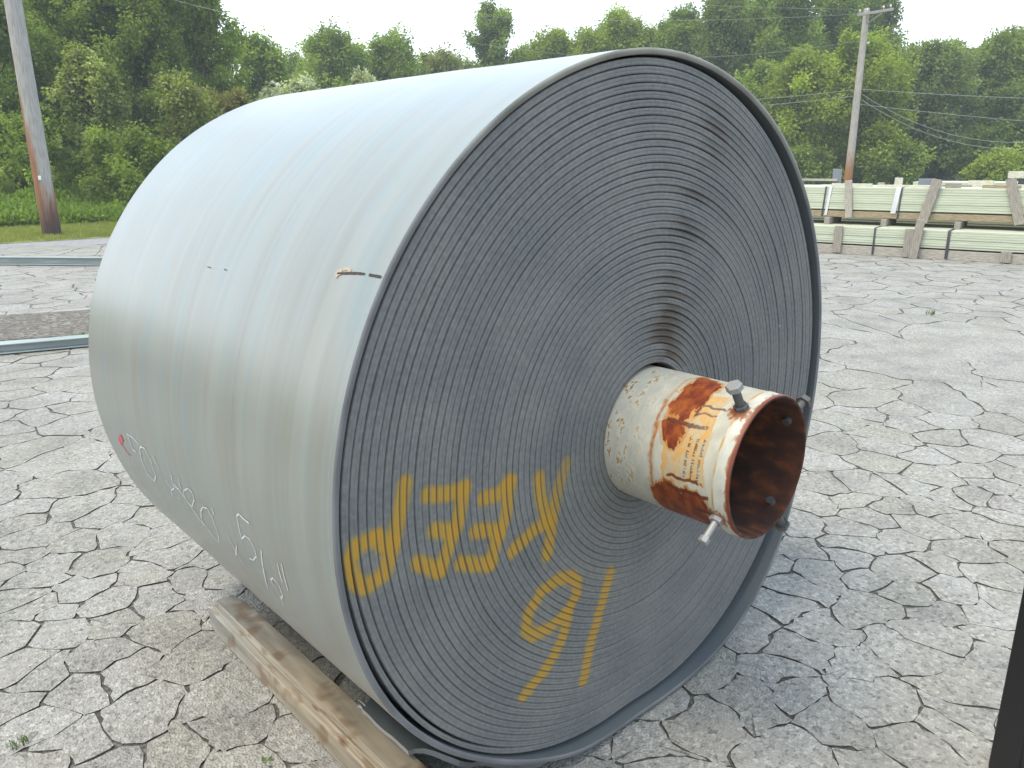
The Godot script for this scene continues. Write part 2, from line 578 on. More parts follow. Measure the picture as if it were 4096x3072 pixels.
		if ux > -0.30 and ux < 0.32 and p.y < -3.2: seen *= 0.01
		made.append([seen, poly, -p.y])
	made.sort_custom(func(a, b): return a[0] > b[0])
	var holder := Node3D.new()
	holder.name = "pavement"
	add_child(holder)
	holder.set_meta("kind", "structure")
	var rest := st_new()
	for i in made.size():
		var dist: float = made[i][2]
		var v := rnd(0.9, 1.08)
		var tone := Color(v, v * rnd(0.985, 1.005), v * rnd(0.955, 1.0))
		var step := clampf(0.012 * dist, 0.022, 0.12)
		if made[i][0] < 0.0002: step = maxf(step, 0.05)
		var me := piece_mesh(made[i][1], warp, fine, step, tone)
		if i < 300: put("pavement_piece", me, M.pavement, holder)
		else: rest.append_from(me, 0, Transform3D())
	var o := put("small_pavement_pieces", rest.commit(), M.pavement, holder)
	o.set_meta("kind", "stuff")

# ------------------------------------------------------------------ the coil of belt
func on_face(u: float, v: float, off := 0.0) -> Vector3:
	return FC + E1 * u + Vector3.UP * v + AX * off

func at_polar(th: float, r: float, ax: float) -> Vector3:
	return Vector3(cos(th) * r, sin(th) * r, ax)

func back_radius(deg: float) -> float:
	var s := sin(deg_to_rad(deg))
	return minf(1.043, 0.978 / maxf(-s, 0.001)) if s < 0 else 1.043

func outer_radius(deg: float, ax: float) -> float:
	var k := smoothstep(0.0, 0.85, -ax)
	return lerpf(lut(E_OUT, deg), back_radius(deg), k)

# which wrap a point of the face lies on, and how far across it
func joint_frac(p: Vector2) -> float:
	var ec := lut(E_COIL, rad_to_deg(p.angle())) - 1.0
	var r := p.length()
	var t := (r - R0) / (1.0 - R0)
	for it in 3: t -= (R0 + (1.0 - R0) * t + ec * t * t * t - r) / ((1.0 - R0) + 3.0 * ec * t * t)
	return t * WRAPS

func face_texture() -> ImageTexture:
	var S := 1536
	var half := 1.1
	var n1 := noise(FastNoiseLite.TYPE_SIMPLEX, 0.004, 41, 5)
	var n2 := noise(FastNoiseLite.TYPE_SIMPLEX, 0.06, 42, 3)
	var A := n1.get_image(S, S).get_data()
	var B := n2.get_image(S, S).get_data()
	var data := PackedByteArray()
	data.resize(S * S * 3)
	for i in S * S:
		var v := 0.92 + 0.12 * (A[i] / 255.0 - 0.5) + 0.15 * (B[i] / 255.0 - 0.5)
		var w := A[i] / 255.0 - 0.5
		data[i * 3] = int(clampf(124.0 * v + 3.0 * w, 0, 255))
		data[i * 3 + 1] = int(clampf(124.0 * v, 0, 255))
		data[i * 3 + 2] = int(clampf(121.0 * v - 3.0 * w, 0, 255))
	var px := S / (2.0 * half)
	# dark wash-marks that run down from the top, each along the joints
	var path := [Vector2(0.25, 0.86), Vector2(0.223, 0.782), Vector2(0.166, 0.668), Vector2(0.116, 0.489), Vector2(0.075, 0.387), Vector2(0.055, 0.2)]
	for y in range(int((half - 0.92) * px), int((half - 0.16) * px)):
		for x in range(int((half - 0.25) * px), int((half + 0.5) * px)):
			var p := Vector2(x / px - half, half - y / px)
			var d := 9.0
			for k in path.size() - 1: d = minf(d, seg_dist(p, path[k], path[k + 1]))
			if d > 0.22: continue
			var r := p.length()
			var th := atan2(p.y, p.x)
			var fr := joint_frac(p)
			var streak := n1.get_noise_2d(floorf(fr) * 900.0, th * 160.0 + floorf(fr) * 40.0)
			var edge := smoothstep(0.42, 0.08, minf(fr - floorf(fr), 1.0 - fr + floorf(fr)))
			var amt := exp(-d * d / 0.0030) * clampf(0.42 + streak * 1.6, 0.0, 1.0) * (0.16 + 0.44 * edge)
			amt += exp(-d * d / 0.022) * clampf(0.15 + streak * 1.5, 0.0, 1.0) * edge * 0.55
			var rust := exp(-d * d / 0.004) * smoothstep(0.52, 0.24, r) * 0.55 * clampf(0.6 + streak, 0, 1)
			var i := (y * S + x) * 3
			var c := Color(data[i] / 255.0, data[i + 1] / 255.0, data[i + 2] / 255.0)
			c = c.lerp(Color(0.20, 0.16, 0.12), clampf(amt, 0, 0.7)).lerp(Color(0.25, 0.16, 0.09), clampf(rust, 0, 0.8))
			data[i] = int(c.r * 255)
			data[i + 1] = int(c.g * 255)
			data[i + 2] = int(c.b * 255)
	# sprayed yellow lettering
	for line in PAINT:
		var lo := Vector2(9, 9)
		var hi := Vector2(-9, -9)
		for q in line:
			lo = lo.min(Vector2(q[0], q[1]))
			hi = hi.max(Vector2(q[0], q[1]))
		lo -= Vector2.ONE * 0.04
		hi += Vector2.ONE * 0.04
		for y in range(int((half - hi.y) * px), int((half - lo.y) * px)):
			for x in range(int((half + lo.x) * px), int((half + hi.x) * px)):
				var p := Vector2(x / px - half, half - y / px)
				var d := 9.0
				for k in line.size() - 1: d = minf(d, seg_dist(p, Vector2(line[k][0], line[k][1]), Vector2(line[k + 1][0], line[k + 1][1])))
				if d > 0.039: continue
				var i := (y * S + x) * 3
				var r := p.length() * (WRAPS / 0.8)
				var speck := n2.get_noise_2d(x * 6.0, y * 6.0)
				var rl := p.length()
				var fr := joint_frac(p)
				fr -= floorf(fr)
				var joint := smoothstep(0.30, 0.06, minf(fr, 1.0 - fr))
				var a := clampf((0.0275 - d) / 0.014 + speck * 0.25, 0.0, 1.0) * (0.95 - 0.48 * joint) * smoothstep(0.30, 0.62, rl + 0.12)
				var c := Color(data[i] / 255.0, data[i + 1] / 255.0, data[i + 2] / 255.0).lerp(Color(0.72, 0.54, 0.15), a)
				data[i] = int(c.r * 255)
				data[i + 1] = int(c.g * 255)
				data[i + 2] = int(c.b * 255)
	# scuffs and flecks
	var im := Image.create_from_data(S, S, false, Image.FORMAT_RGB8, data)
	for k in 90:
		var at := Vector2(rnd(-0.95, 0.95), rnd(-0.9, 0.95))
		if at.length() > 0.97 or at.length() < 0.22: continue
		var g := rnd(0.5, 0.62)
		var len := rnd(0.0, 0.025) * (1.0 if rng.randf() < 0.3 else 0.1)
		var dir := Vector2(rnd(-0.4, 0.4), 1.0)
		for q in int(len * px) + 1:
			var e := at + dir * (q / px)
			im.set_pixel(int((e.x + half) * px), int((half - e.y) * px), Color(g, g, g))
	for q in [Vector2(-0.6, -0.52), Vector2(0.72, 0.21)]:
		im.fill_rect(Rect2i(int((q.x + half) * px), int((half - q.y) * px), 7, 6), Color(0.56, 0.56, 0.58))
	return ImageTexture.create_from_image(im)

const PAINT := [
	[[-0.867, 0.086], [-0.886, 0.013], [-0.910, -0.059], [-0.933, -0.111]],
	[[-0.954, -0.015], [-0.996, -0.019], [-1.019, -0.054], [-1.006, -0.098], [-0.982, -0.122], [-0.957, -0.116]],
	[[-0.942, -0.015], [-0.933, -0.038], [-0.909, -0.043]],
	[[-0.806, 0.040], [-0.740, 0.024], [-0.700, 0.022]],
	[[-0.700, 0.026], [-0.723, -0.058], [-0.755, -0.116], [-0.781, -0.158]],
	[[-0.791, -0.052], [-0.738, -0.074]],
	[[-0.841, -0.117], [-0.814, -0.136], [-0.781, -0.162]],
	[[-0.640, -0.020], [-0.597, -0.023], [-0.555, -0.002]],
	[[-0.555, -0.002], [-0.570, -0.092], [-0.604, -0.153], [-0.622, -0.201]],
	[[-0.668, -0.099], [-0.620, -0.111], [-0.593, -0.129]],
	[[-0.716, -0.165], [-0.675, -0.185], [-0.622, -0.206]],
	[[-0.454, -0.021], [-0.447, -0.085], [-0.416, -0.162]],
	[[-0.349, -0.011], [-0.386, -0.081], [-0.403, -0.166], [-0.422, -0.253]],
	[[-0.416, -0.152], [-0.477, -0.165], [-0.548, -0.196]],
	[[-0.301, -0.381], [-0.328, -0.355], [-0.382, -0.344], [-0.446, -0.358], [-0.490, -0.400], [-0.499, -0.447], [-0.471, -0.480], [-0.406, -0.484], [-0.333, -0.458], [-0.300, -0.419], [-0.304, -0.380]],
	[[-0.333, -0.469], [-0.359, -0.548], [-0.418, -0.606], [-0.509, -0.651]],
	[[-0.155, -0.412], [-0.196, -0.517], [-0.237, -0.623], [-0.263, -0.730]]]

const CHALK := [
	[[-3.028, -1.398], [-3.031, -1.336], [-3.021, -1.287]],
	[[-3.027, -1.391], [-2.993, -1.392], [-2.973, -1.389], [-2.976, -1.349]],
	[[-3.016, -1.277], [-3.022, -1.230], [-2.990, -1.196], [-2.930, -1.205], [-2.893, -1.260], [-2.902, -1.310], [-2.955, -1.318], [-3.005, -1.290], [-3.018, -1.262]],
	[[-3.018, -1.154], [-2.976, -1.132]],
	[[-2.952, -1.097], [-2.931, -1.067]],
	[[-2.993, -1.012], [-2.958, -1.029], [-2.953, -0.987]],
	[[-3.007, -0.943], [-2.967, -0.957]],
	[[-2.890, -1.097], [-2.920, -1.078], [-2.943, -1.031]],
	[[-2.970, -0.926], [-2.992, -0.881], [-2.988, -0.851], [-2.964, -0.853], [-2.925, -0.903], [-2.926, -0.936], [-2.943, -0.948], [-2.968, -0.933]],
	[[-2.971, -1.007], [-2.940, -0.952], [-2.908, -0.902], [-2.874, -0.858]],
	[[-2.874, -0.858], [-2.901, -0.854], [-2.934, -0.829], [-2.961, -0.792], [-2.971, -0.754], [-2.946, -0.732], [-2.884, -0.745], [-2.850, -0.772], [-2.857, -0.812], [-2.882, -0.850]],
	[[-2.990, -0.705], [-2.967, -0.706]],
	[[-2.934, -0.649], [-2.883, -0.629], [-2.837, -0.606]],
	[[-2.912, -0.595], [-2.855, -0.650]],
	[[-3.042, -0.433], [-3.042, -0.470], [-3.046, -0.494], [-3.033, -0.513], [-2.998, -0.519], [-2.962, -0.526], [-2.986, -0.488], [-2.988, -0.457], [-2.965, -0.442], [-2.941, -0.449], [-2.912, -0.490], [-2.906, -0.517]],
	[[-2.982, -0.394], [-2.926, -0.422], [-2.827, -0.471]],
	[[-2.890, -0.402], [-2.910, -0.374], [-2.902, -0.345], [-2.866, -0.352], [-2.838, -0.385], [-2.802, -0.398], [-2.776, -0.378], [-2.784, -0.347], [-2.822, -0.345], [-2.855, -0.378], [-2.888, -0.402]],
	[[-2.983, -0.303], [-2.924, -0.311]],
	[[-2.995, -0.275], [-2.911, -0.290]],
	[[-2.761, -0.537], [-2.725, -0.496]],
	[[-2.741, -0.395], [-2.716, -0.345]]]

func barrel_texture() -> ImageTexture:
	# u runs round the barrel, v along it
	var W := 1024
	var H := 1024
	var a := noise(FastNoiseLite.TYPE_SIMPLEX, 0.01, 51, 5)
	var b := noise(FastNoiseLite.TYPE_SIMPLEX, 0.01, 52, 4)
	var data := PackedByteArray()
	data.resize(W * H * 3)
	for y in H:
		for x in W:
			# streaks: slow round the barrel, quick across it
			var ang := TAU * x / W
			var cx := cos(ang) * 60.0
			var cy := sin(ang) * 60.0
			var s1 := a.get_noise_3d(cx, cy, y * 3.2)
			var s2 := b.get_noise_3d(cx * 2.6 + 500.0, cy * 2.6, y * 1.5)
			var v := 0.515 + 0.033 * s1 + 0.022 * s2 + 0.016 * a.get_noise_3d(cx * 0.5, cy * 0.5, y * 9.0)
			var blue := clampf(s2 * 1.6 - 0.12, 0.0, 1.0) * 0.040
			var tan_ := clampf(-s2 * 1.8 - 0.25, 0.0, 1.0) * 0.016
			var i := (y * W + x) * 3
			data[i] = int(clampf((v - blue * 1.3 + tan_ * 0.3) * 249.0, 0, 255))
			data[i + 1] = int(clampf((v - blue * 0.2 - tan_ * 0.2) * 253.0, 0, 255))
			data[i + 2] = int(clampf((v + blue * 0.35 - tan_ * 1.7) * 237.0, 0, 255))
	var im := Image.create_from_data(W, H, false, Image.FORMAT_RGB8, data)
	# long thin rub marks round the barrel, one of them bluish
	for k in 46:
		var y := rng.randi_range(8, H - 8)
		var x0 := rng.randi_range(0, W)
		var ln := rng.randi_range(20, 220)
		var c := Color(0.50, 0.57, 0.60) if k % 3 == 0 else (Color(0.56, 0.53, 0.46) if k % 3 == 1 else Color(0.70, 0.71, 0.70))
		if k == 0:
			y = int(0.71 * H)
			x0 = 352
			ln = 185
			c = Color(0.34, 0.41, 0.54)
		for q in ln:
			var yy := clampi(y + int(q * 0.02 + 1.5 * sin(q * 0.05)), 0, H - 1)
			var xx := posmod(x0 + q, W)
			var f := (1.0 if k == 0 else 0.5) * sin(PI * q / ln) * (0.6 + 0.4 * sin(q * 0.7 + k))
			im.set_pixel(xx, yy, im.get_pixel(xx, yy).lerp(c, f))
			if k == 0: im.set_pixel(xx, yy + 1, im.get_pixel(xx, yy + 1).lerp(c, f))
	for k in 60:
		im.set_pixel(rng.randi_range(0, W - 1), rng.randi_range(0, H - 1), Color(0.36, 0.33, 0.28))
	return ImageTexture.create_from_image(im)

# a painted line on the barrel: ribbon of a given width just above the surface
func ribbon(s: SurfaceTool, line: Array, width: float, lift: float) -> void:
	var pts := []
	for k in line.size() - 1:
		var cnt := 3
		for q in cnt:
			var f := float(q) / cnt
			pts.append(Vector2(lerpf(line[k][0], line[k + 1][0], f), lerpf(line[k][1], line[k + 1][1], f)))
	pts.append(Vector2(line[-1][0], line[-1][1]))
	var rows := [[], []]
	for k in pts.size():
		var p: Vector2 = pts[k]
		var a: Vector2 = pts[maxi(k - 1, 0)]
		var b: Vector2 = pts[mini(k + 1, pts.size() - 1)]
		var d := Vector2((b.x - a.x) * 1.04, b.y - a.y).normalized()
		var n := Vector2(-d.y, d.x) * width * 0.5 * rnd(0.75, 1.2)
		for e in 2:
			var sg := 1.0 if e == 0 else -1.0
			var th := p.x + sg * n.x / 1.04
			var ax := minf(p.y + sg * n.y, -0.002)
			rows[e].append(at_polar(th, outer_radius(rad_to_deg(th), ax) + lift, ax))
	grid(s, [rows[1], rows[0]])

func coil() -> void:
	var c := thing("belt_roll", "huge grey roll of conveyor belt with yellow spray letters on its end", "belt roll", FC)
	c.basis = Basis(E1, Vector3.UP, AX)
	var face := mat("belt_edge", Color.WHITE, 0.72)
	face.albedo_texture = face_texture()
	face.vertex_color_use_as_albedo = true
	face.texture_repeat = false
	var wob := noise(FastNoiseLite.TYPE_SIMPLEX, 0.6, 61, 2)
	var kk := 0
	for k in WRAPS:
		var seg := int(lerpf(80, 170, float(k) / WRAPS))
		var rows := []
		var cols := []
		var uvs := []
		var jit := rnd(-0.0016, 0.0016)
		var gapf := rnd(0.6, 1.5)
		var tone := rnd(0.93, 1.07)
		for j in 9:
			rows.append([])
			cols.append([])
			uvs.append([])
		for i in seg:
			var deg := 360.0 * i / seg - 180.0
			var th := deg_to_rad(deg)
			var ec := lut(E_COIL, deg)
			var turn := (deg + 180.0) / 360.0 - 0.5
			var R := func(t: float) -> float:
				return R0 + (1.0 - R0) * t + (ec - 1.0) * pow(t, 3.0)
			var t0 := float(k) / WRAPS
			var t1 := float(k + 1) / WRAPS
			var ra: float = R.call(t0)
			var rb: float = R.call(t1)
			# joints stand open at the top and left, closed on the right
			var open := 0.5 + 0.5 * cos(deg_to_rad(deg - 118.0))
			var g := (0.0003 + 0.0019 * open * open * gapf) * (0.65 + 0.35 * t1) * (1.0 + 0.15 * wob.get_noise_2d(k * 7.0, cos(th) * 6.0 + sin(th) * 11.0))
			var r_in := ra + g * 0.5
			var r_out := rb - g * 0.5
			if k == WRAPS - 1:
				r_in += 0.006 * smoothstep(-188.0, -165.0, deg) * smoothstep(-120.0, -140.0, deg)
			var a := jit + 0.0008 * wob.get_noise_2d(cos(th) * 2.0 + k * 3.0, sin(th) * 2.0)
			var w := r_out - r_in
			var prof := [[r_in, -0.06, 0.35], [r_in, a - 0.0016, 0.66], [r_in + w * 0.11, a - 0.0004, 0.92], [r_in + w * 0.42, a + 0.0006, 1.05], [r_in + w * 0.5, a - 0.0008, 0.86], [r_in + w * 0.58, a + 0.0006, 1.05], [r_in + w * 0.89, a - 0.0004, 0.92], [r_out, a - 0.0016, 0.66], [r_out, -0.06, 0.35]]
			for j in 9:
				var q: Array = prof[j]
				var v := at_polar(th, q[0], q[1])
				rows[j].append(v)
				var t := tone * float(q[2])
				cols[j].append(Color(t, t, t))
				uvs[j].append(Vector2((v.x + 1.1) / 2.2, (1.1 - v.y) / 2.2))
		var s := st_new()
		rows.reverse()
		cols.reverse()
		uvs.reverse()
		grid_r(s, rows, cols, uvs)
		put("belt_wrap", commit(s), face, c)
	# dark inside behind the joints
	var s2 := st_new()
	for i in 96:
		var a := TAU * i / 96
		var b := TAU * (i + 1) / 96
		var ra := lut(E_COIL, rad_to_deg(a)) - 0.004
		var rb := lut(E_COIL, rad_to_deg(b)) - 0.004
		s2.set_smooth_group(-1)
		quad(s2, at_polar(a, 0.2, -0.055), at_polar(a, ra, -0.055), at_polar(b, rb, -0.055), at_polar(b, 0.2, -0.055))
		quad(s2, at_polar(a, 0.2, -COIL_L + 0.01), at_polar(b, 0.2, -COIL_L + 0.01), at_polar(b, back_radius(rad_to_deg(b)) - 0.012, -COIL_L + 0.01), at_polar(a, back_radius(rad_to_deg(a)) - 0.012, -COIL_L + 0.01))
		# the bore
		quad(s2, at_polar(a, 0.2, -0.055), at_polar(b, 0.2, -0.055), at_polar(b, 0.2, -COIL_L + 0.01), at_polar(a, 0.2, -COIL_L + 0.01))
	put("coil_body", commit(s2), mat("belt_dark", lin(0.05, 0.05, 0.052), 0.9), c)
	# loose outer wrap: outside, front edge, inside
	var bm := mat("belt_top", Color.WHITE, 0.33)
	bm.albedo_texture = barrel_texture()
	bm.metallic_specular = 0.6
	bm.clearcoat_enabled = true
	bm.clearcoat = 0.5
	bm.clearcoat_roughness = 0.28
	bm.heightmap_enabled = true
	bm.heightmap_scale = 0.06
	bm.heightmap_texture = bm.albedo_texture
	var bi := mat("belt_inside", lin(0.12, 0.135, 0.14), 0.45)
	var be := mat("belt_rim", Color.WHITE, 0.75)
	be.vertex_color_use_as_albedo = true
	var rows_o := []
	var uv_o := []
	var rows_i := []
	var N := 220
	for j in 30:
		var f := float(j) / 29.0
		var ax := -COIL_L * f
		var ro := []
		var ri := []
		var uo := []
		for i in N + 1:
			var deg := 360.0 * i / N
			var th := deg_to_rad(deg)
			var rr := outer_radius(deg, ax)
			var push := front_push(deg) * (1.0 - smoothstep(0.0, 0.5, f))
			var lump := 0.0012 * wob.get_noise_3d(cos(th) * 5.0, sin(th) * 5.0, ax * 4.0)
			ro.append(at_polar(th, rr + lump, ax + push))
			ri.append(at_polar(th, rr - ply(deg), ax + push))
			uo.append(Vector2(float(i) / N, 1.0 - f))
		rows_o.append(ro)
		rows_i.append(ri)
		uv_o.append(uo)
	var so := st_new()
	rows_o.reverse()
	uv_o.reverse()
	grid(so, rows_o, false, [], uv_o)
	put("outer_wrap", commit(so), bm, c)
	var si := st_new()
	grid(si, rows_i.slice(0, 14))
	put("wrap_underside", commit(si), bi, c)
	var sr := st_new()
	var rr_rows := [[], [], [], [], []]
	var rr_cols := [[], [], [], [], []]
	for i in N + 1:
		var deg := 360.0 * i / N
		var th := deg_to_rad(deg)
		var r := outer_radius(deg, 0.0)
		var p := front_push(deg)
		var q := [[r, p, 1.1], [r - 0.001, p + 0.002, 1.2], [r - ply(deg) * 0.5, p + 0.0035, 0.9], [r - ply(deg) + 0.001, p + 0.002, 1.0], [r - ply(deg), p, 0.6]]
		var v0 := 0.15 * (1.0 + 0.3 * wob.get_noise_2d(cos(th) * 8.0, sin(th) * 8.0))
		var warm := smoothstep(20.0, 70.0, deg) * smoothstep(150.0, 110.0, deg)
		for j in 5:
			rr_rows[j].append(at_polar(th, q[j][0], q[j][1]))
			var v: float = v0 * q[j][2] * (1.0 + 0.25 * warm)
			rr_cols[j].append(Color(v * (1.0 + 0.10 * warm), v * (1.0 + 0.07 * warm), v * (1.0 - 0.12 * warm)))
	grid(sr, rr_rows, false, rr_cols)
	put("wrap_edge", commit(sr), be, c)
	# chalk figures, a red mark and a tear on the outside
	mat("chalk", lin(0.60, 0.61, 0.60), 0.9)
	for line in CHALK:
		var sc := st_new()
		ribbon(sc, line, 0.0055, 0.0013)
		put("chalk_stroke", commit(sc), M.chalk, c)
	var sd := st_new()
	ribbon(sd, [[-2.992, -1.484], [-2.978, -1.512], [-2.955, -1.546]], 0.028, 0.0013)
	ribbon(sd, [[-2.95, -1.526], [-2.925, -1.47]], 0.008, 0.0016)
	put("red_mark", commit(sd), mat("red_paint", lin(0.55, 0.10, 0.11), 0.8), c)
	mat("tear_dark", lin(0.055, 0.04, 0.028), 0.95)
	for q in [[[2.608, -0.165], [2.606, -0.147], [2.603, -0.120], [2.600, -0.089], [2.599, -0.063]], [[2.599, -0.047], [2.599, -0.022], [2.599, -0.003]], [[2.652, -0.70], [2.651, -0.715]], [[2.655, -0.80], [2.654, -0.825]]]:
		var se := st_new()
		ribbon(se, q, 0.0055 if q[0][1] > -0.3 else 0.003, 0.0013)
		put("tear", commit(se), M.tear_dark, c)
	var sf := st_new()
	ribbon(sf, [[2.614, -0.168], [2.605, -0.160], [2.603, -0.150]], 0.014, 0.0010)
	ribbon(sf, [[2.597, -0.150], [2.594, -0.135], [2.598, -0.118]], 0.008, 0.0010)
	put("scuff", commit(sf), mat("scuff_tan", lin(0.42, 0.34, 0.25), 0.95), c)

func front_push(deg: float) -> float:
	deg = wrapf(deg, -180.0, 180.0)
	return 0.004 + 0.028 * smoothstep(-12.0, -45.0, deg) * smoothstep(-135.0, -100.0, deg)

func ply(deg: float) -> float:
	deg = wrapf(deg, -180.0, 180.0)
	return 0.016 + 0.003 * smoothstep(95.0, 55.0, deg) * smoothstep(-40.0, 0.0, deg)

# rows closed round the ring, with colours and uvs
func grid_r(s: SurfaceTool, rows: Array, cols: Array, uvs: Array) -> void:
	grid(s, rows, true, cols, uvs)

# ------------------------------------------------------------------ the pipe through the coil
func pipe_texture() -> ImageTexture:
	var W := 768
	var H := 384                 # v: 0 at the coil, 1 at the rim (0.39 m)
	var n := noise(FastNoiseLite.TYPE_SIMPLEX, 0.018, 71, 5)
	var f := noise(FastNoiseLite.TYPE_SIMPLEX, 0.07, 72, 4)
	var im := Image.create(W, H, false, Image.FORMAT_RGB8)
	var polys := [
		PackedVector2Array([Vector2(1.40, 0.16), Vector2(1.55, 0.242), Vector2(1.975, 0.250), Vector2(2.258, 0.245), Vector2(2.405, 0.233), Vector2(2.44, 0.177), Vector2(2.323, 0.163), Vector2(2.023, 0.168)]),
		PackedVector2Array([Vector2(3.44, 0.156), Vector2(3.35, 0.209), Vector2(3.40, 0.322), Vector2(3.60, 0.330), Vector2(3.89, 0.318), Vector2(4.10, 0.30), Vector2(4.30, 0.212), Vector2(4.2, 0.150)]),
		PackedVector2Array([Vector2(2.44, 0.16), Vector2(2.60, 0.17), Vector2(2.82, 0.19), Vector2(2.80, 0.235), Vector2(2.5, 0.24)]),
	]
	var tan_poly := PackedVector2Array([Vector2(2.0, 0.22), Vector2(1.9, 0.30), Vector2(2.4, 0.315), Vector2(3.25, 0.325), Vector2(3.3, 0.2), Vector2(2.7, 0.19)])
	for y in H:
		var ax := 0.3935 * y / H
		for x in W:
			var th := TAU * x / W
			var a := th if th > 0.5 else th + TAU
			var nv := n.get_noise_2d(x * 1.0, y * 1.3)
			var fv := f.get_noise_2d(x * 1.0, y * 1.0)
			var q := Vector2(a + nv * 0.12 + fv * 0.02, ax + nv * 0.012 + fv * 0.003)
			var c := Color(0.78, 0.765, 0.70) * (0.95 + 0.07 * nv)
			# tan wash
			if Geometry2D.is_point_in_polygon(q, tan_poly): c = c.lerp(Color(0.80, 0.61, 0.35), clampf(0.6 + nv * 0.7 + fv * 0.3, 0.15, 0.9))
			# speckles near the coil
			var sp := smoothstep(0.16, 0.02, ax) * clampf((fv + nv * 0.6 - 0.36) * 4.0, 0.0, 1.0) * clampf(nv * 4.0 + 0.1, 0.0, 1.0)
			c = c.lerp(Color(0.60, 0.40, 0.16), sp * 0.8)
			# rusty ring where a clamp sat
			var edge := 0.156 + 0.009 * sin(a * 2.0 + 0.6) + nv * 0.006
			var band := exp(-pow((ax - edge) / 0.0055, 2.0)) * (0.65 + 0.35 * fv) * (1.0 if a > 2.2 else 0.4)
			c = c.lerp(Color(0.60, 0.28, 0.06), clampf(band, 0, 0.95))
			for poly in polys:
				var inside := 0.0
				for jj in [[0.0, 0.0], [0.05, 0.006], [-0.05, 0.006], [0.05, -0.008], [-0.05, -0.008]]:
					if Geometry2D.is_point_in_polygon(q + Vector2(jj[0], jj[1]), poly): inside += 0.2
				if inside > 0.0: c = c.lerp(Color(0.72, 0.47, 0.20), minf(1.0, inside * 1.6))
				if inside > 0.4: c = Color(0.52, 0.23, 0.08).lerp(Color(0.62, 0.33, 0.11) if nv + fv * 0.4 > 0 else Color(0.40, 0.15, 0.07), clampf(absf(nv + fv * 0.4) * 1.6, 0, 0.85))
			# stripes and drips along the pipe
			for sgm in [[2.478, 0.18, 0.26, 0.030, Color(0.36, 0.14, 0.06)], [2.47, 0.24, 0.288, 0.028, Color(0.42, 0.34, 0.28)], [3.215, 0.215, 0.306, 0.028, Color(0.38, 0.18, 0.08)], [3.39, 0.209, 0.328, 0.034, Color(0.36, 0.15, 0.06)], [3.66, 0.30, 0.335, 0.04, Color(0.27, 0.18, 0.12)], [2.15, 0.25, 0.31, 0.02, Color(0.38, 0.34, 0.30)], [2.28, 0.24, 0.30, 0.016, Color(0.42, 0.36, 0.30)]]:
				var along := smoothstep(sgm[1] - 0.012, sgm[1], ax + fv * 0.015) * smoothstep(sgm[2] + 0.012, sgm[2], ax + fv * 0.015)
				var across := smoothstep(sgm[3] * 1.2, sgm[3] * 0.6, absf(a - sgm[0] + nv * 0.03))
				c = c.lerp(sgm[4], along * across * 0.85)
			# weld line with rust below it
			var wl := exp(-pow((ax - 0.350 - 0.003 * sin(a)) / 0.0028, 2.0)) * clampf(0.55 + nv, 0.1, 0.8)
			c = c.lerp(Color(0.66, 0.44, 0.18), wl)
			# rust round the bolts
			for bt in [2.10, 0.50 + TAU, 3.70, 5.24]:
				var dd := Vector2((a - bt) * 0.193, ax - 0.352).length()
				c = c.lerp(Color(0.50, 0.22, 0.07), smoothstep(0.036, 0.016, dd + fv * 0.012) * 0.85)
			# rim
			c = c.lerp(Color(0.46, 0.19, 0.06), smoothstep(0.383 - absf(nv) * 0.02, 0.389, ax))
			im.set_pixel(x, y, c)
	# rows of faded stamped print (too worn to read) along the pipe
	for row in 3:
		var x0 := int(2.62 / TAU * W)
		for k in 70:
			if rng.randf() < 0.35: continue
			var xx := x0 + k
			var yy := int((0.262 + row * 0.020) / 0.3935 * H)
			for h in rng.randi_range(3, 9):
				var p := im.get_pixel(xx, yy + h)
				im.set_pixel(xx, yy + h, p.lerp(Color(0.16, 0.13, 0.11), rnd(0.3, 0.75)))
	return ImageTexture.create_from_image(im)

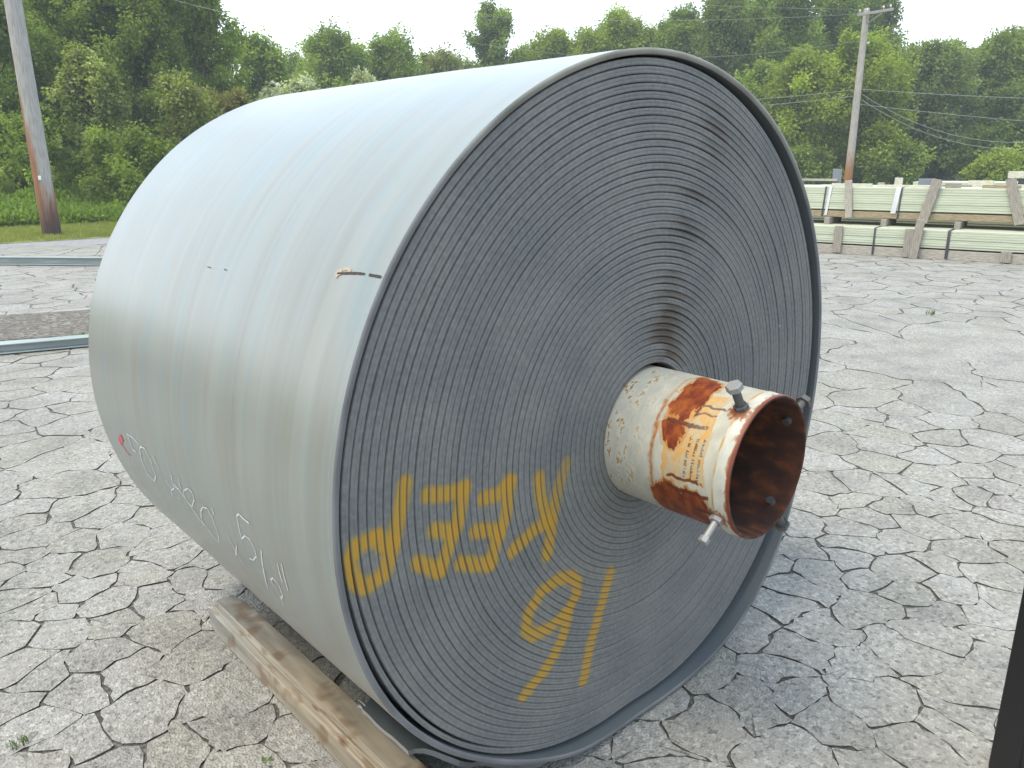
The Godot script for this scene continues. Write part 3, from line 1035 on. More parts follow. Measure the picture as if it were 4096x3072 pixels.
func core_pipe() -> void:
	var R := 0.1931
	var LP := 0.3935
	var p := thing("core_pipe", "white steel core pipe with orange rust sticking out of the roll's centre", "pipe", FC + Vector3(0, -0.005, 0) - E1 * 0.004)
	p.basis = Basis(E1, Vector3.UP, AX)
	var pm := mat("pipe_paint", Color.WHITE, 0.5)
	pm.albedo_texture = pipe_texture()
	var rust := mat("rust_inside", Color.WHITE, 0.95)
	rust.albedo_texture = noise_tex(noise(FastNoiseLite.TYPE_SIMPLEX, 0.03, 73, 5), 256, ramp([[0.0, lin(0.014, 0.006, 0.004)], [0.5, lin(0.055, 0.016, 0.006)], [1.0, lin(0.24, 0.065, 0.011)]]))
	rust.uv1_triplanar = true
	rust.uv1_scale = Vector3(2.2, 2.2, 1.2)
	var N := 72
	var prof := [[R, -0.3], [R, 0.0], [R, 0.346], [R + 0.0018, 0.349], [R + 0.0018, 0.353], [R, 0.356], [R, LP - 0.003], [R - 0.002, LP]]
	var rows := []
	var uvs := []
	for q in prof:
		var r := []
		var uv := []
		for i in N + 1:
			var a := TAU * i / N
			r.append(at_polar(a, q[0], q[1]))
			uv.append(Vector2(float(i) / N, clampf(q[1] / LP, 0.001, 0.999)))
		rows.append(r)
		uvs.append(uv)
	rows.reverse()
	uvs.reverse()
	var s := st_new()
	# outside must face out: rows run towards the coil, columns run with the angle
	rows.reverse()
	uvs.reverse()
	grid(s, rows, false, [], uvs)
	put("tube", flipped_if_inward(s), pm, p)
	var ri := []
	for q in [[R - 0.002, LP], [R - 0.007, LP], [R - 0.009, LP - 0.003], [R - 0.009, 0.2], [R - 0.009, -COIL_L]]:
		var r := []
		for i in N + 1: r.append(at_polar(TAU * i / N, q[0], q[1]))
		ri.append(r)
	var si := st_new()
	grid(si, ri)
	put("inner_wall", commit(si), rust, p)
	# four set bolts round the rim
	var hex := func(r: float, h: float, chamfer: float) -> ArrayMesh:
		var b := st_new()
		b.set_smooth_group(-1)
		for k in 6:
			var a0 := TAU * k / 6
			var a1 := TAU * (k + 1) / 6
			var c0 := Vector3(cos(a0), 0, -sin(a0))
			var c1 := Vector3(cos(a1), 0, -sin(a1))
			var y1 := h - chamfer
			quad(b, c0 * r, c1 * r, c1 * r + Vector3.UP * y1, c0 * r + Vector3.UP * y1)
			quad(b, c0 * r + Vector3.UP * y1, c1 * r + Vector3.UP * y1, c1 * (r - chamfer) + Vector3.UP * h, c0 * (r - chamfer) + Vector3.UP * h)
			tri(b, Vector3.UP * h, c0 * (r - chamfer) + Vector3.UP * h, c1 * (r - chamfer) + Vector3.UP * h)
			tri(b, Vector3.ZERO, c1 * r, c0 * r)
		return commit(b)
	for k in 4:
		var a: float = [deg_to_rad(117), deg_to_rad(27), deg_to_rad(-147), deg_to_rad(-53)][k]
		var out_to: float = [0.266, 0.272, 0.268, 0.300][k]
		var dir := at_polar(a, 1.0, 0.0)
		var tilt: Vector3 = (dir + Vector3(0, 0, -0.10 if k == 0 else 0.03)).normalized()
		var side := tilt.cross(Vector3.BACK).normalized()
		var B := Basis(side, tilt, side.cross(tilt))
		var bolt := Node3D.new()
		bolt.name = "bolt"
		p.add_child(bolt, true)
		bolt.transform = Transform3D(B, dir * R + Vector3(0, 0, 0.351))
		var ln := out_to - R
		var nut := put("nut", hex.call(0.019, 0.013, 0.002), M.bolt_bright if k == 2 else M.bolt_steel, bolt)
		nut.position.y = -0.001
		var ss := st_new()
		var pts := []
		var rad := []
		var top := ln - 0.012
		var y := -0.024
		while y < top:
			pts.append(Vector3(0, y, 0))
			rad.append((0.0105 if pts.size() % 2 == 0 else 0.0118) * (0.8 if k == 2 else 1.0))
			y += 0.0022
		tube(ss, pts, rad, 12)
		put("shank", commit(ss), M.bolt_bright if k == 2 else M.bolt_steel, bolt)
		var head := put("head", hex.call(0.0215 if k != 2 else 0.0135, 0.017, 0.0025), M.bolt_bright if k == 2 or k == 0 else M.bolt_steel, bolt)
		head.position.y = ln - 0.014

func flipped_if_inward(s: SurfaceTool) -> ArrayMesh:
	return commit(s)

# ------------------------------------------------------------------ timber chock and the belt's loose end
func face_point(u: float, y: float, ax: float) -> Vector3:
	return Vector3(FC.x, 0, FC.z) + E1 * u + AX * ax + Vector3.UP * y

func chock() -> void:
	# local x runs along the roll's axis
	var base := face_point(-0.765, 0.0, -0.55)
	var t := thing("timber_chock", "weathered wooden timber wedged on the ground beside the roll", "timber", base)
	t.basis = Basis(AX, Vector3.UP, -E1)
	var wood := mat("chock_wood", Color.WHITE, 0.8)
	var W := 512
	var H := 128
	var n := noise(FastNoiseLite.TYPE_SIMPLEX, 0.01, 81, 5)
	var im := Image.create(W, H, false, Image.FORMAT_RGB8)
	for y in H:
		for x in W:
			var g := n.get_noise_2d(x * 0.6, y * 9.0)
			var b := n.get_noise_2d(x * 2.0 + 900.0, y * 2.5)
			var end := smoothstep(0.42, 0.0, float(x) / W)
			var c := Color(0.60, 0.545, 0.455).lerp(Color(0.60, 0.585, 0.545), end)
			c = c * (0.93 + 0.2 * g)
			c = c.lerp(Color(0.36, 0.24, 0.14), clampf(b * 1.1 - 0.22, 0, 0.4))
			im.set_pixel(x, y, Color(c.r, c.g, c.b))
	for k in 7:
		var kx := rng.randi_range(200, 480)
		var ky := rng.randi_range(6, H - 8)
		for dy in range(-5, 6):
			for dx in range(-8, 9):
				var d := Vector2(dx / 8.0, dy / 5.0).length()
				if d < 1.0 and ky + dy >= 0 and ky + dy < H: im.set_pixel(kx + dx, ky + dy, im.get_pixel(kx + dx, ky + dy).lerp(Color(0.30, 0.16, 0.08), 0.8 * (1.0 - d)))
	wood.albedo_texture = ImageTexture.create_from_image(im)
	wood.heightmap_enabled = true
	wood.heightmap_scale = 0.2
	wood.heightmap_texture = wood.albedo_texture
	# cross-section (z, y), counter-clockwise seen from +x; z points away from the roll... a groove runs along the outer top edge
	var sec := [Vector2(-0.050, 0.003), Vector2(-0.052, 0.096), Vector2(-0.047, 0.104), Vector2(0.034, 0.106), Vector2(0.040, 0.102), Vector2(0.044, 0.090), Vector2(0.048, 0.090), Vector2(0.062, 0.086), Vector2(0.070, 0.078), Vector2(0.076, 0.012), Vector2(0.071, 0.003)]
	var rows := []
	var uvs := []
	var m := sec.size()
	var cnt := 44
	for i in cnt + 1:
		var f := float(i) / cnt
		var x := lerpf(-0.90, 1.15, f)
		var r := []
		var u := []
		var acc := 0.0
		var pinch := smoothstep(0.0, 0.05, f) * 0.16 + 0.84
		for k in m + 1:
			var q: Vector2 = sec[k % m]
			var wob := 0.003 * n.get_noise_2d(x * 300.0, k * 60.0)
			r.append(Vector3(x + (0.012 * sin(k * 2.1) if i == 0 else 0.0), q.y * lerpf(1.0, pinch, 0.7) + wob, q.x * pinch + wob))
			u.append(Vector2(f, float(k) / m))
		rows.append(r)
		uvs.append(u)
	var s := st_new()
	rows.reverse()
	uvs.reverse()
	for k in m:
		var strip := []
		var suv := []
		for i in cnt + 1:
			strip.append([rows[i][k], rows[i][k + 1]])
			suv.append([uvs[i][k], uvs[i][k + 1]])
		var one := st_new()
		grid(one, strip, false, [], suv)
		s.append_from(commit(one), 0, Transform3D())
	s.set_smooth_group(-1)
	var caps := st_new()
	caps.set_smooth_group(-1)
	for k in range(1, m - 1):
		caps.set_uv(Vector2(0.02, 0.3))
		tri(caps, rows[cnt][0], rows[cnt][k], rows[cnt][k + 1])
		caps.set_uv(Vector2(0.98, 0.3))
		tri(caps, rows[0][0], rows[0][k + 1], rows[0][k])
	s.append_from(commit(caps), 0, Transform3D())
	put("beam", s.commit(), wood, t)

func tail_flap() -> void:
	# the loose end of the belt comes out from under the roll and laps over the timber's edge
	var fm := mat("flap_rubber", Color.WHITE, 0.5)
	fm.vertex_color_use_as_albedo = true
	var wob := noise(FastNoiseLite.TYPE_SIMPLEX, 3.0, 83, 2)
	var prof := Curve2D.new()
	for q in [[-0.30, 0.030], [-0.42, 0.022], [-0.52, 0.030], [-0.60, 0.062], [-0.67, 0.112], [-0.712, 0.126], [-0.742, 0.124]]:
		prof.add_point(Vector2(q[0], q[1]), Vector2(0.03, 0), Vector2(-0.03, 0))
	var top := []
	var bot := []
	var cols := []
	var ln := prof.get_baked_length()
	var NS := 26
	for i in NS + 1:
		var f := float(i) / NS
		var p := prof.sample_baked(ln * f)
		var p2 := prof.sample_baked(minf(ln, ln * f + 0.01))
		var p0 := prof.sample_baked(maxf(0.0, ln * f - 0.01))
		var d := (p2 - p0).normalized()
		var nrm := Vector2(d.y, -d.x)
		if nrm.y < 0: nrm = -nrm
		# cut on a slant at the far end
		var back := lerpf(-0.70, -0.475, smoothstep(0.55, 1.0, f))
		var front := lerpf(-0.02, -0.13, smoothstep(0.2, 0.6, f)) - 0.10 * smoothstep(0.75, 1.0, f)
		var rt := []
		var rb := []
		var rc := []
		for k in 15:
			var ax := lerpf(back, front, k / 14.0)
			var w := 0.004 * wob.get_noise_2d(p.x * 2.0, ax * 2.0)
			var q := p + nrm * (0.016 + w)
			rt.append(face_point(q.x, q.y, ax))
			q = p + nrm * w
			rb.append(face_point(q.x, maxf(q.y, 0.004), ax))
			var pale := smoothstep(-0.34, -0.16, ax) * smoothstep(0.62, 0.45, f)  # light put into the colour: pale where the front catches it, dark in shade
			rc.append(Color(0.085, 0.088, 0.085).lerp(Color(0.40, 0.42, 0.37), pale))
		top.append(rt)
		bot.append(rb)
		cols.append(rc)
	var s := st_new()
	grid(s, top, false, cols)
	var bi := bot.duplicate()
	bi.reverse()
	grid(s, bi, false, cols)
	s.set_smooth_group(-1)
	s.set_color(Color(0.16, 0.16, 0.155))
	for i in NS:
		quad(s, bot[i][14], top[i][14], top[i + 1][14], bot[i + 1][14])
		quad(s, top[i][0], bot[i][0], bot[i + 1][0], top[i + 1][0])
	s.set_color(Color(0.34, 0.32, 0.29))
	for k in 14:
		quad(s, top[NS][k], bot[NS][k], bot[NS][k + 1], top[NS][k + 1])
	var roll := get_node("belt_roll")
	var o := put("belt_end_flap", commit(s), fm, roll)
	var inv: Transform3D = roll.transform.affine_inverse()
	o.transform = inv
	o.set_meta("label", "dark loose end of the belt lapping over the timber's edge")
	# frayed fabric at the cut corner
	var fr := st_new()
	for k in 4:
		var q: Vector3 = top[NS - k / 3][0].lerp(top[NS][1], rnd(0, 0.35))
		var dir := AX * rnd(-0.03, 0.0) + Vector3.UP * rnd(0.0, 0.012) - E1 * rnd(-0.004, 0.012)
		tube(fr, [q, q + dir * 0.6 + Vector3.UP * 0.003, q + dir], [0.0010, 0.0009, 0.0005], 4)
	var f2 := put("frayed_fabric", commit(fr), M.strap_white, roll)
	f2.transform = inv
	f2.set_meta("kind", "stuff")

# ------------------------------------------------------------------ beams lying on the yard
func channel_mesh(length: float, h: float, w: float) -> ArrayMesh:
	# C-section on its side: web to the front, flanges top and bottom
	var s := st_new()
	var t := 0.012
	bevel_box(s, Vector3(0, h * 0.5, 0), Vector3(length, h - 2 * t, t), 0.002)
	bevel_box(s, Vector3(0, h - t * 0.5, 0), Vector3(length, t, w), 0.003)
	bevel_box(s, Vector3(0, t * 0.5, 0), Vector3(length, t, w), 0.003)
	return commit(s)

func beams() -> void:
	var a := Vector3(-9.36, 0, -14.2)
	var b := Vector3(-7.36, 0, -13.97)
	var d := (b - a).normalized()
	var o := thing("steel_beam", "far grey-green beam lying across the yard near the grass", "beam", a + d * 3.5, -atan2(d.z, d.x), "long beams on the ground")
	put("beam_body", channel_mesh(12.0, 0.14, 0.15), M.beam_grey, o)
	o.position.y = 0.012
	a = Vector3(-4.93, 0, -7.23)
	b = Vector3(-4.22, 0, -7.56)
	d = (b - a).normalized()
	o = thing("steel_beam", "near grey-green beam beside the gravel, left of the roll", "beam", a + d * 0.6, -atan2(d.z, d.x), "long beams on the ground")
	put("beam_body", channel_mesh(7.5, 0.095, 0.15), M.beam_grey, o)
	o.position.y = 0.012

# ------------------------------------------------------------------ stacks of bundled panels
const SA := Vector3(6.036, 0, -15.347)
const SD := Vector3(0.7986, 0, 0.6019)
const SN := Vector3(-0.6019, 0, 0.7986)

func stack_at(x: float, y: float, z: float) -> Vector3:
	return SA + SD * x + SN * z + Vector3.UP * y

func batten(parent: Node3D, called: String, from: Vector3, to: Vector3, w: float, d: float, m: Material) -> MeshInstance3D:
	# in the parent's frame; long axis along local x
	var ln := from.distance_to(to)
	var o := put(called, box_mesh(Vector3(ln, w, d), 0.004), m, parent)
	var x := (to - from).normalized()
	var z := Vector3.BACK if absf(x.z) < 0.9 else Vector3.UP
	var y := z.cross(x).normalized()
	o.transform = Transform3D(Basis(x, y, x.cross(y)), (from + to) * 0.5)
	return o

func bundle(label: String, x0: float, x1: float, y0: float, y1: float, z: float, depth: float, sheets: int, skid: float) -> Node3D:
	var b := thing("panel_bundle", label, "bundle", stack_at((x0 + x1) * 0.5, y0, z), 0.0, "bundles of pale green panels")
	b.basis = Basis(SD, Vector3.UP, SN)
	var ln := x1 - x0
	var h := (y1 - y0 - skid) / sheets
	for k in sheets:
		var s := st_new()
		var v := rnd(0.93, 1.04)
		s.set_color(Color(v, v * rnd(0.99, 1.01), v * rnd(0.96, 1.0)))
		var th := h * (0.93 if k < sheets - 1 else 1.0)
		bevel_box(s, Vector3(rnd(-0.02, 0.02), skid + h * k + th * 0.5, -depth * 0.5 + rnd(-0.006, 0.006)), Vector3(ln, th, depth), 0.004)
		put("panel", commit(s), M.panel_green, b)
	# timbers underneath, one along the front
	for q in [-0.07, -depth * 0.5, -depth + 0.07]:
		var sk := put("skid", box_mesh(Vector3(ln * 1.0, skid - 0.03, 0.13), 0.006), M.wood_tan if q > -0.1 and y0 > 0.3 else M.wood_pale, b)
		sk.position = Vector3(rnd(-0.02, 0.02), (skid - 0.03) * 0.5, q)
	return b

func strap(b: Node3D, x: float, y0: float, y1: float, depth: float, m: Material, w := 0.035, lean := 0.0) -> void:
	var s := st_new()
	var z := 0.012
	s.set_smooth_group(-1)
	var rows := [[Vector3(x + lean, y1 + 0.008, -depth * 0.8), Vector3(x + lean + w, y1 + 0.008, -depth * 0.8)], [Vector3(x + lean, y1 + 0.008, z - 0.01), Vector3(x + lean + w, y1 + 0.008, z - 0.01)], [Vector3(x + lean, y1 - 0.005, z), Vector3(x + lean + w, y1 - 0.005, z)], [Vector3(x, y0, z), Vector3(x + w, y0, z)]]
	grid(s, rows.duplicate(), false)
	put("strap", commit(s), m, b)

func stacks() -> void:
	# front row, lower bundle (origin at its middle)
	var x0 := -2.0
	var x1 := 6.4
	var mid := (x0 + x1) * 0.5
	var low := bundle("lower pale green panel bundle on the ground at the right, nearest the camera", x0, x1, 0.0, 0.515, 0.0, 1.55, 8, 0.20)
	batten(low, "batten", Vector3(0.37 - mid, 0.02, 0.03), Vector3(0.37 - mid, 0.53, 0.03), 0.15, 0.04, M.wood_grey)
	batten(low, "batten", Vector3(1.62 - mid, 0.015, 0.04), Vector3(1.62 - mid, 0.53, 0.04), 0.16, 0.05, M.wood_grey)
	batten(low, "batten", Vector3(1.73 - mid, 0.0, 0.09), Vector3(1.78 - mid, 0.70, 0.06), 0.14, 0.04, M.wood_grey)
	batten(low, "batten", Vector3(3.17 - mid, 0.02, 0.03), Vector3(3.17 - mid, 0.20, 0.03), 0.16, 0.04, M.wood_grey)
	strap(low, 1.0 - mid, 0.02, 0.515, 1.35, M.strap_dark, 0.035)
	strap(low, 2.23 - mid, 0.02, 0.515, 1.35, M.strap_dark, 0.05)
	strap(low, 4.0 - mid, 0.02, 0.515, 1.35, M.strap_dark, 0.05)
	# spacer blocks between the two bundles
	for q in [0.0, 1.05, 2.3, 3.6, 4.9]:
		var o := put("spacer_block", box_mesh(Vector3(0.9, 0.13, 0.10), 0.004), M.wood_grey)
		o.transform = Transform3D(Basis(SN, Vector3.UP, -SD), stack_at(q, 0.583, -0.9))
		tag(o, ["wood spacer between the two bundles, end by the roll", "wood spacer between the bundles, second from the roll", "wood spacer between the bundles beside the tall batten", "wood spacer between the bundles near the picture's right edge", "wood spacer between the bundles past the right batten"][[0.0, 1.05, 2.3, 3.6, 4.9].find(q)], "spacer", "spacers between the panel bundles")
	var upb := bundle("upper pale green panel bundle lying on the lower bundle with leaning battens", -1.6, 6.2, 0.655, 1.235, -0.6, 1.3, 10, 0.15)
	var um := 2.3
	batten(upb, "batten", Vector3(0.38 - um, 0.0, 0.04), Vector3(0.30 - um, 0.71, 0.03), 0.13, 0.04, M.wood_pale)
	var bt := batten(upb, "batten", Vector3(1.70 - um, -0.04, 0.06), Vector3(1.86 - um, 0.74, 0.04), 0.17, 0.045, M.wood_grey)
	bt.set_meta("label", "grey batten leaning to the right")
	batten(upb, "batten", Vector3(3.25 - um, -0.02, 0.06), Vector3(3.0 - um, 0.76, 0.04), 0.16, 0.045, M.wood_grey)
	strap(upb, -0.10 - um, 0.03, 0.58, 1.3, M.strap_white, 0.05, 0.05)
	strap(upb, -0.16 - um, 0.0, 0.58, 1.3, M.strap_dark, 0.03, 0.03)
	strap(upb, 1.12 - um, 0.1, 0.58, 1.3, M.strap_white, 0.09, 0.05)
	strap(upb, 1.24 - um, 0.0, 0.58, 1.3, M.strap_dark, 0.03, 0.02)
	strap(upb, 4.3 - um, 0.0, 0.58, 1.3, M.strap_dark, 0.04)
	# rows behind
	bundle("pale panel bundle in the row behind the front stack, its top just showing", -1.0, 7.0, 0.0, 1.20, -2.3, 1.2, 10, 0.2)
	bundle("pale panel bundle in the farthest row behind the stacks", 0.8, 8.0, 0.0, 1.26, -4.1, 1.2, 10, 0.2)
	# loose boards on top
	var loose := [
		[0.30, 1.262, -0.85, 0.75, 0.07, "wood_cream", "cream board lying flat on the bundle just right of the roll"],
		[0.82, 1.262, -0.95, 0.12, 0.09, "wood_pale", "short upright end block beside the cream board"],
		[1.35, 1.262, -0.80, 1.1, 0.055, "wood_cream", "long cream board on the upper bundle before the leaning batten"],
		[1.08, 1.29, -1.2, 0.14, 0.18, "wood_cream", "stubby cream block standing on the upper bundle"],
		[1.50, 1.28, -1.5, 0.24, 0.16, "grey_steel", "small grey block on the upper bundle left of the leaning batten"],
		[1.95, 1.32, -1.5, 0.7, 0.05, "wood_grey", "grey board lying behind the leaning batten's top"],
		[2.1, 1.27, -0.75, 0.26, 0.10, "wood_grey", "grey wood block behind the leaning batten"],
		[2.45, 1.275, -1.55, 0.42, 0.13, "wood_cream", "cream offcut on the upper bundle right of the leaning batten"],
		[2.85, 1.262, -0.9, 0.6, 0.07, "wood_tan", "tan offcut lying on the upper bundle by the right batten"],
		[3.35, 1.31, -1.3, 0.95, 0.07, "wood_cream", "cream board on the upper bundle at the picture's right edge"],
	]
	for q in loose:
		var o := put("loose_board" if q[3] > 0.4 else "wood_block", box_mesh(Vector3(q[3], q[4], 0.10), 0.005), M[q[5]])
		o.transform = Transform3D(Basis(SD, Vector3.UP, SN).rotated(Vector3.UP, rnd(-0.2, 0.2)), stack_at(q[0], 1.226 + q[4] * 0.5 if q[2] > -1.72 else q[1], q[2]))
		tag(o, q[6], "board" if q[3] > 0.4 else "wood block", "loose wood on the panel bundles")
	# cream plank raised on dark blocks, far right
	var pl := thing("raised_plank", "cream plank raised on dark blocks at the far right of the stacks", "plank", stack_at(3.6, 1.205, -2.9))
	pl.basis = Basis(SD, Vector3.UP, SN)
	for bx in [-0.55, -0.1, 0.5]:
		var o := put("block", box_mesh(Vector3(0.22, 0.17, 0.2), 0.005), M.wood_grey if bx == -0.1 else M.strap_dark, pl)
		o.position = Vector3(bx, 0.085, 0)
	put("plank", box_mesh(Vector3(1.7, 0.13, 0.22), 0.006), M.wood_cream, pl).position = Vector3(0.0, 0.236, 0)
	# grey rack beside the roll, behind the bundles
	var rk := thing("steel_rack", "grey metal rack with a thick post behind the stacks beside the roll", "rack", stack_at(-1.1, 0, -3.2))
	rk.basis = Basis(SD, Vector3.UP, SN)
	for q in [[-0.5, 1.3, 0.06], [-0.28, 1.15, 0.10], [0.1, 1.15, 0.07], [0.48, 1.55, 0.17]]:
		put("post", box_mesh(Vector3(q[2], q[1], 0.12), 0.006), M.grey_steel, rk).position = Vector3(q[0], q[1] * 0.5, 0)
	put("rail", box_mesh(Vector3(1.1, 0.05, 0.10), 0.006), M.wood_pale, rk).position = Vector3(-0.02, 1.31, 0.09)
	put("back_panel", box_mesh(Vector3(0.72, 0.5, 0.03), 0.004), M.grey_steel, rk).position = Vector3(-0.05, 0.95, -0.08)
	# dark roll of belting far behind
	var dr := thing("dark_roll", "small dark rounded roll of belting behind the stacks at the right", "belt roll", stack_at(4.0, 0.0, -8.5))
	dr.basis = Basis(SD, Vector3.UP, SN)
	var s := st_new()
	tube(s, [Vector3(-0.45, 0.80, 0), Vector3(-0.44, 0.80, 0), Vector3(0.44, 0.80, 0), Vector3(0.45, 0.80, 0)], [0.76, 0.78, 0.78, 0.76], 28)
	put("roll_body", commit(s), M.strap_dark, dr)
	var s2 := st_new()
	tube(s2, [Vector3(-0.5, 0.80, 0), Vector3(0.5, 0.80, 0)], [0.12, 0.12], 16)
	put("roll_core", commit(s2), M.wood_grey, dr)

# ------------------------------------------------------------------ poles and wires
func pole(o: Node3D, height: float, r0: float, r1: float, tint: Callable) -> void:
	var rows := []
	var cols := []
	var n := 40
	for i in n + 1:
		var f := float(i) / n
		var y := height * f
		var row := []
		var cr := []
		for k in 20:
			var a := TAU * k / 20
			var r := lerpf(r0, r1, f) * (1.0 + 0.012 * sin(a * 3.0 + y))
			row.append(Vector3(cos(a) * r, y, -sin(a) * r))
			cr.append(tint.call(y, a))
		rows.append(row)
		cols.append(cr)
	var s := st_new()
	grid(s, rows, true, cols)
	s.set_smooth_group(-1)
	for k in 20:
		s.set_color(cols[n][k])
		tri(s, Vector3(0, height, 0), rows[n][k], rows[n][(k + 1) % 20])
	put("shaft", commit(s), M.pole_wood, o)

func wire_between(label: String, a: Vector3, b: Vector3, sag: float, r := 0.013) -> void:
	var pts := []
	var rad := []
	for i in 25:
		var f := i / 24.0
		pts.append(a.lerp(b, f) - Vector3.UP * sag * 4.0 * f * (1.0 - f))
		rad.append(r)
	var s := st_new()
	tube(s, pts, rad, 5, false)
	var o := put("overhead_wire", commit(s), M.wire)
	tag(o, label, "wire", "overhead wires")

func poles_and_wires() -> void:
	var sp := noise(FastNoiseLite.TYPE_SIMPLEX, 0.5, 91, 3)
	var left := thing("utility_pole", "near utility pole at the left with a rust-brown lower half", "utility pole", Vector3(-11.56, 0.0, -19.75), 0.0, "utility poles")
	pole(left, 11.5, 0.215, 0.15, func(y: float, a: float) -> Color:
		var g := Color(0.46, 0.44, 0.40)
		# the bleached side faces right, the brown side left
		var side := cos(a - 2.6)
		var h := 2.3 + 2.1 * side + 0.9 * sp.get_noise_2d(a * 2.0, y * 1.2)
		var brown := smoothstep(h + 1.3, h + 0.2, y)
		var c := g.lerp(Color(0.34, 0.135, 0.05), brown * 0.92)
		return c.lerp(Color(0.095, 0.055, 0.045), smoothstep(1.05, 0.25, y + 0.25 * sp.get_noise_2d(a * 3.0, y))))
	var tg := st_new()
	bevel_box(tg, Vector3.ZERO, Vector3(0.075, 0.10, 0.02), 0.006)
	var tgo := put("tag", commit(tg), M.porcelain, left)
	tgo.position = Vector3(0.05, 1.45, 0.205)
	var arm := put("crossarm", box_mesh(Vector3(2.4, 0.12, 0.1), 0.008), M.wood_grey, left)
	arm.position = Vector3(0, 10.9, 0.17)
	arm.rotation.y = 0.5
	var rp := thing("utility_pole", "far utility pole at the right with a crossarm and orange base", "utility pole", Vector3(17.17, 0.0, -40.6), 0.0, "utility poles")
	pole(rp, 8.75, 0.20, 0.14, func(y: float, a: float) -> Color:
		var g := Color(0.52, 0.48, 0.41) * (1.0 + 0.1 * sp.get_noise_2d(a, y * 2.0))
		return g.lerp(Color(0.40, 0.17, 0.05), smoothstep(2.5, 1.0, y)))
	var ca := Node3D.new()
	ca.name = "crossarm"
	rp.add_child(ca, true)
	ca.position = Vector3(0.35, 8.55, 0.2)
	ca.rotation = Vector3(0, 0.25, 0.165)
	put("arm", box_mesh(Vector3(1.95, 0.12, 0.10), 0.008), M.wood_pale, ca)
	for x in [-0.85, -0.45, 0.45, 0.85]:
		var s := st_new()
		tube(s, [Vector3(x, 0.06, 0), Vector3(x, 0.12, 0), Vector3(x, 0.13, 0), Vector3(x, 0.19, 0), Vector3(x, 0.20, 0), Vector3(x, 0.23, 0)], [0.015, 0.015, 0.05, 0.045, 0.03, 0.03], 10)
		put("insulator", commit(s), M.porcelain, ca)
	for x in [-0.42, 0.3]:
		var s := st_new()
		tube(s, [Vector3(x + 0.35, 8.50, 0.2), Vector3(0.03, 8.05, 0.16)], [0.025, 0.025], 6)
		put("brace", commit(s), M.wood_grey, rp)
	var ins := st_new()
	tube(ins, [Vector3(0.15, 7.15, 0.12), Vector3(0.2, 7.2, 0.15), Vector3(0.24, 7.24, 0.17)], [0.02, 0.05, 0.03], 8)
	put("insulator", commit(ins), M.porcelain, rp)
	var P := Vector3(17.17, 0, -40.4)
	wire_between("lowest of the upper wires running left from the far pole across the trees", P + Vector3(-0.1, 7.3, 0), Vector3(-18.0, 12.6, -44.0), 2.6, 0.008)
	wire_between("wire from the near end of the far pole's crossarm going left", P + Vector3(-0.5, 8.62, 0.3), Vector3(-11.5, 11.0, -42.0), 0.4, 0.008)
	wire_between("wire just below the crossarm's level going left behind the trees' tops", P + Vector3(-0.4, 8.45, 0.2), Vector3(-11.5, 9.6, -42.0), 0.6, 0.008)
	wire_between("upper of the two level cables left of the far pole", P + Vector3(-0.15, 5.07, 0), Vector3(-12.0, 5.6, -41.0), 0.9, 0.012)
	wire_between("lower of the two level cables left of the far pole", P + Vector3(-0.15, 4.78, 0), Vector3(-12.0, 5.2, -41.0), 0.9, 0.012)
	wire_between("upper of the two drooping cables right of the far pole", P + Vector3(0.15, 4.85, 0), Vector3(32.5, 4.9, -38.8), 2.35, 0.012)
	wire_between("lower of the two drooping cables right of the far pole", P + Vector3(0.15, 4.6, 0), Vector3(32.5, 4.6, -38.6), 2.4, 0.012)
	wire_between("thin wire crossing the dark gap among the right trees, upper one", P + Vector3(0.1, 5.1, -0.1), Vector3(30.0, 4.5, -40.4), 0.1, 0.012)
	wire_between("thin wire crossing the dark gap among the right trees, lower one", P + Vector3(0.1, 4.4, -0.1), Vector3(30.0, 3.2, -40.0), 0.1, 0.012)
	wire_between("short stretch of wire against the sky at the upper left", Vector3(-15.2, 8.6, -33.0), Vector3(-7.0, 7.0, -33.4), 0.35, 0.009)

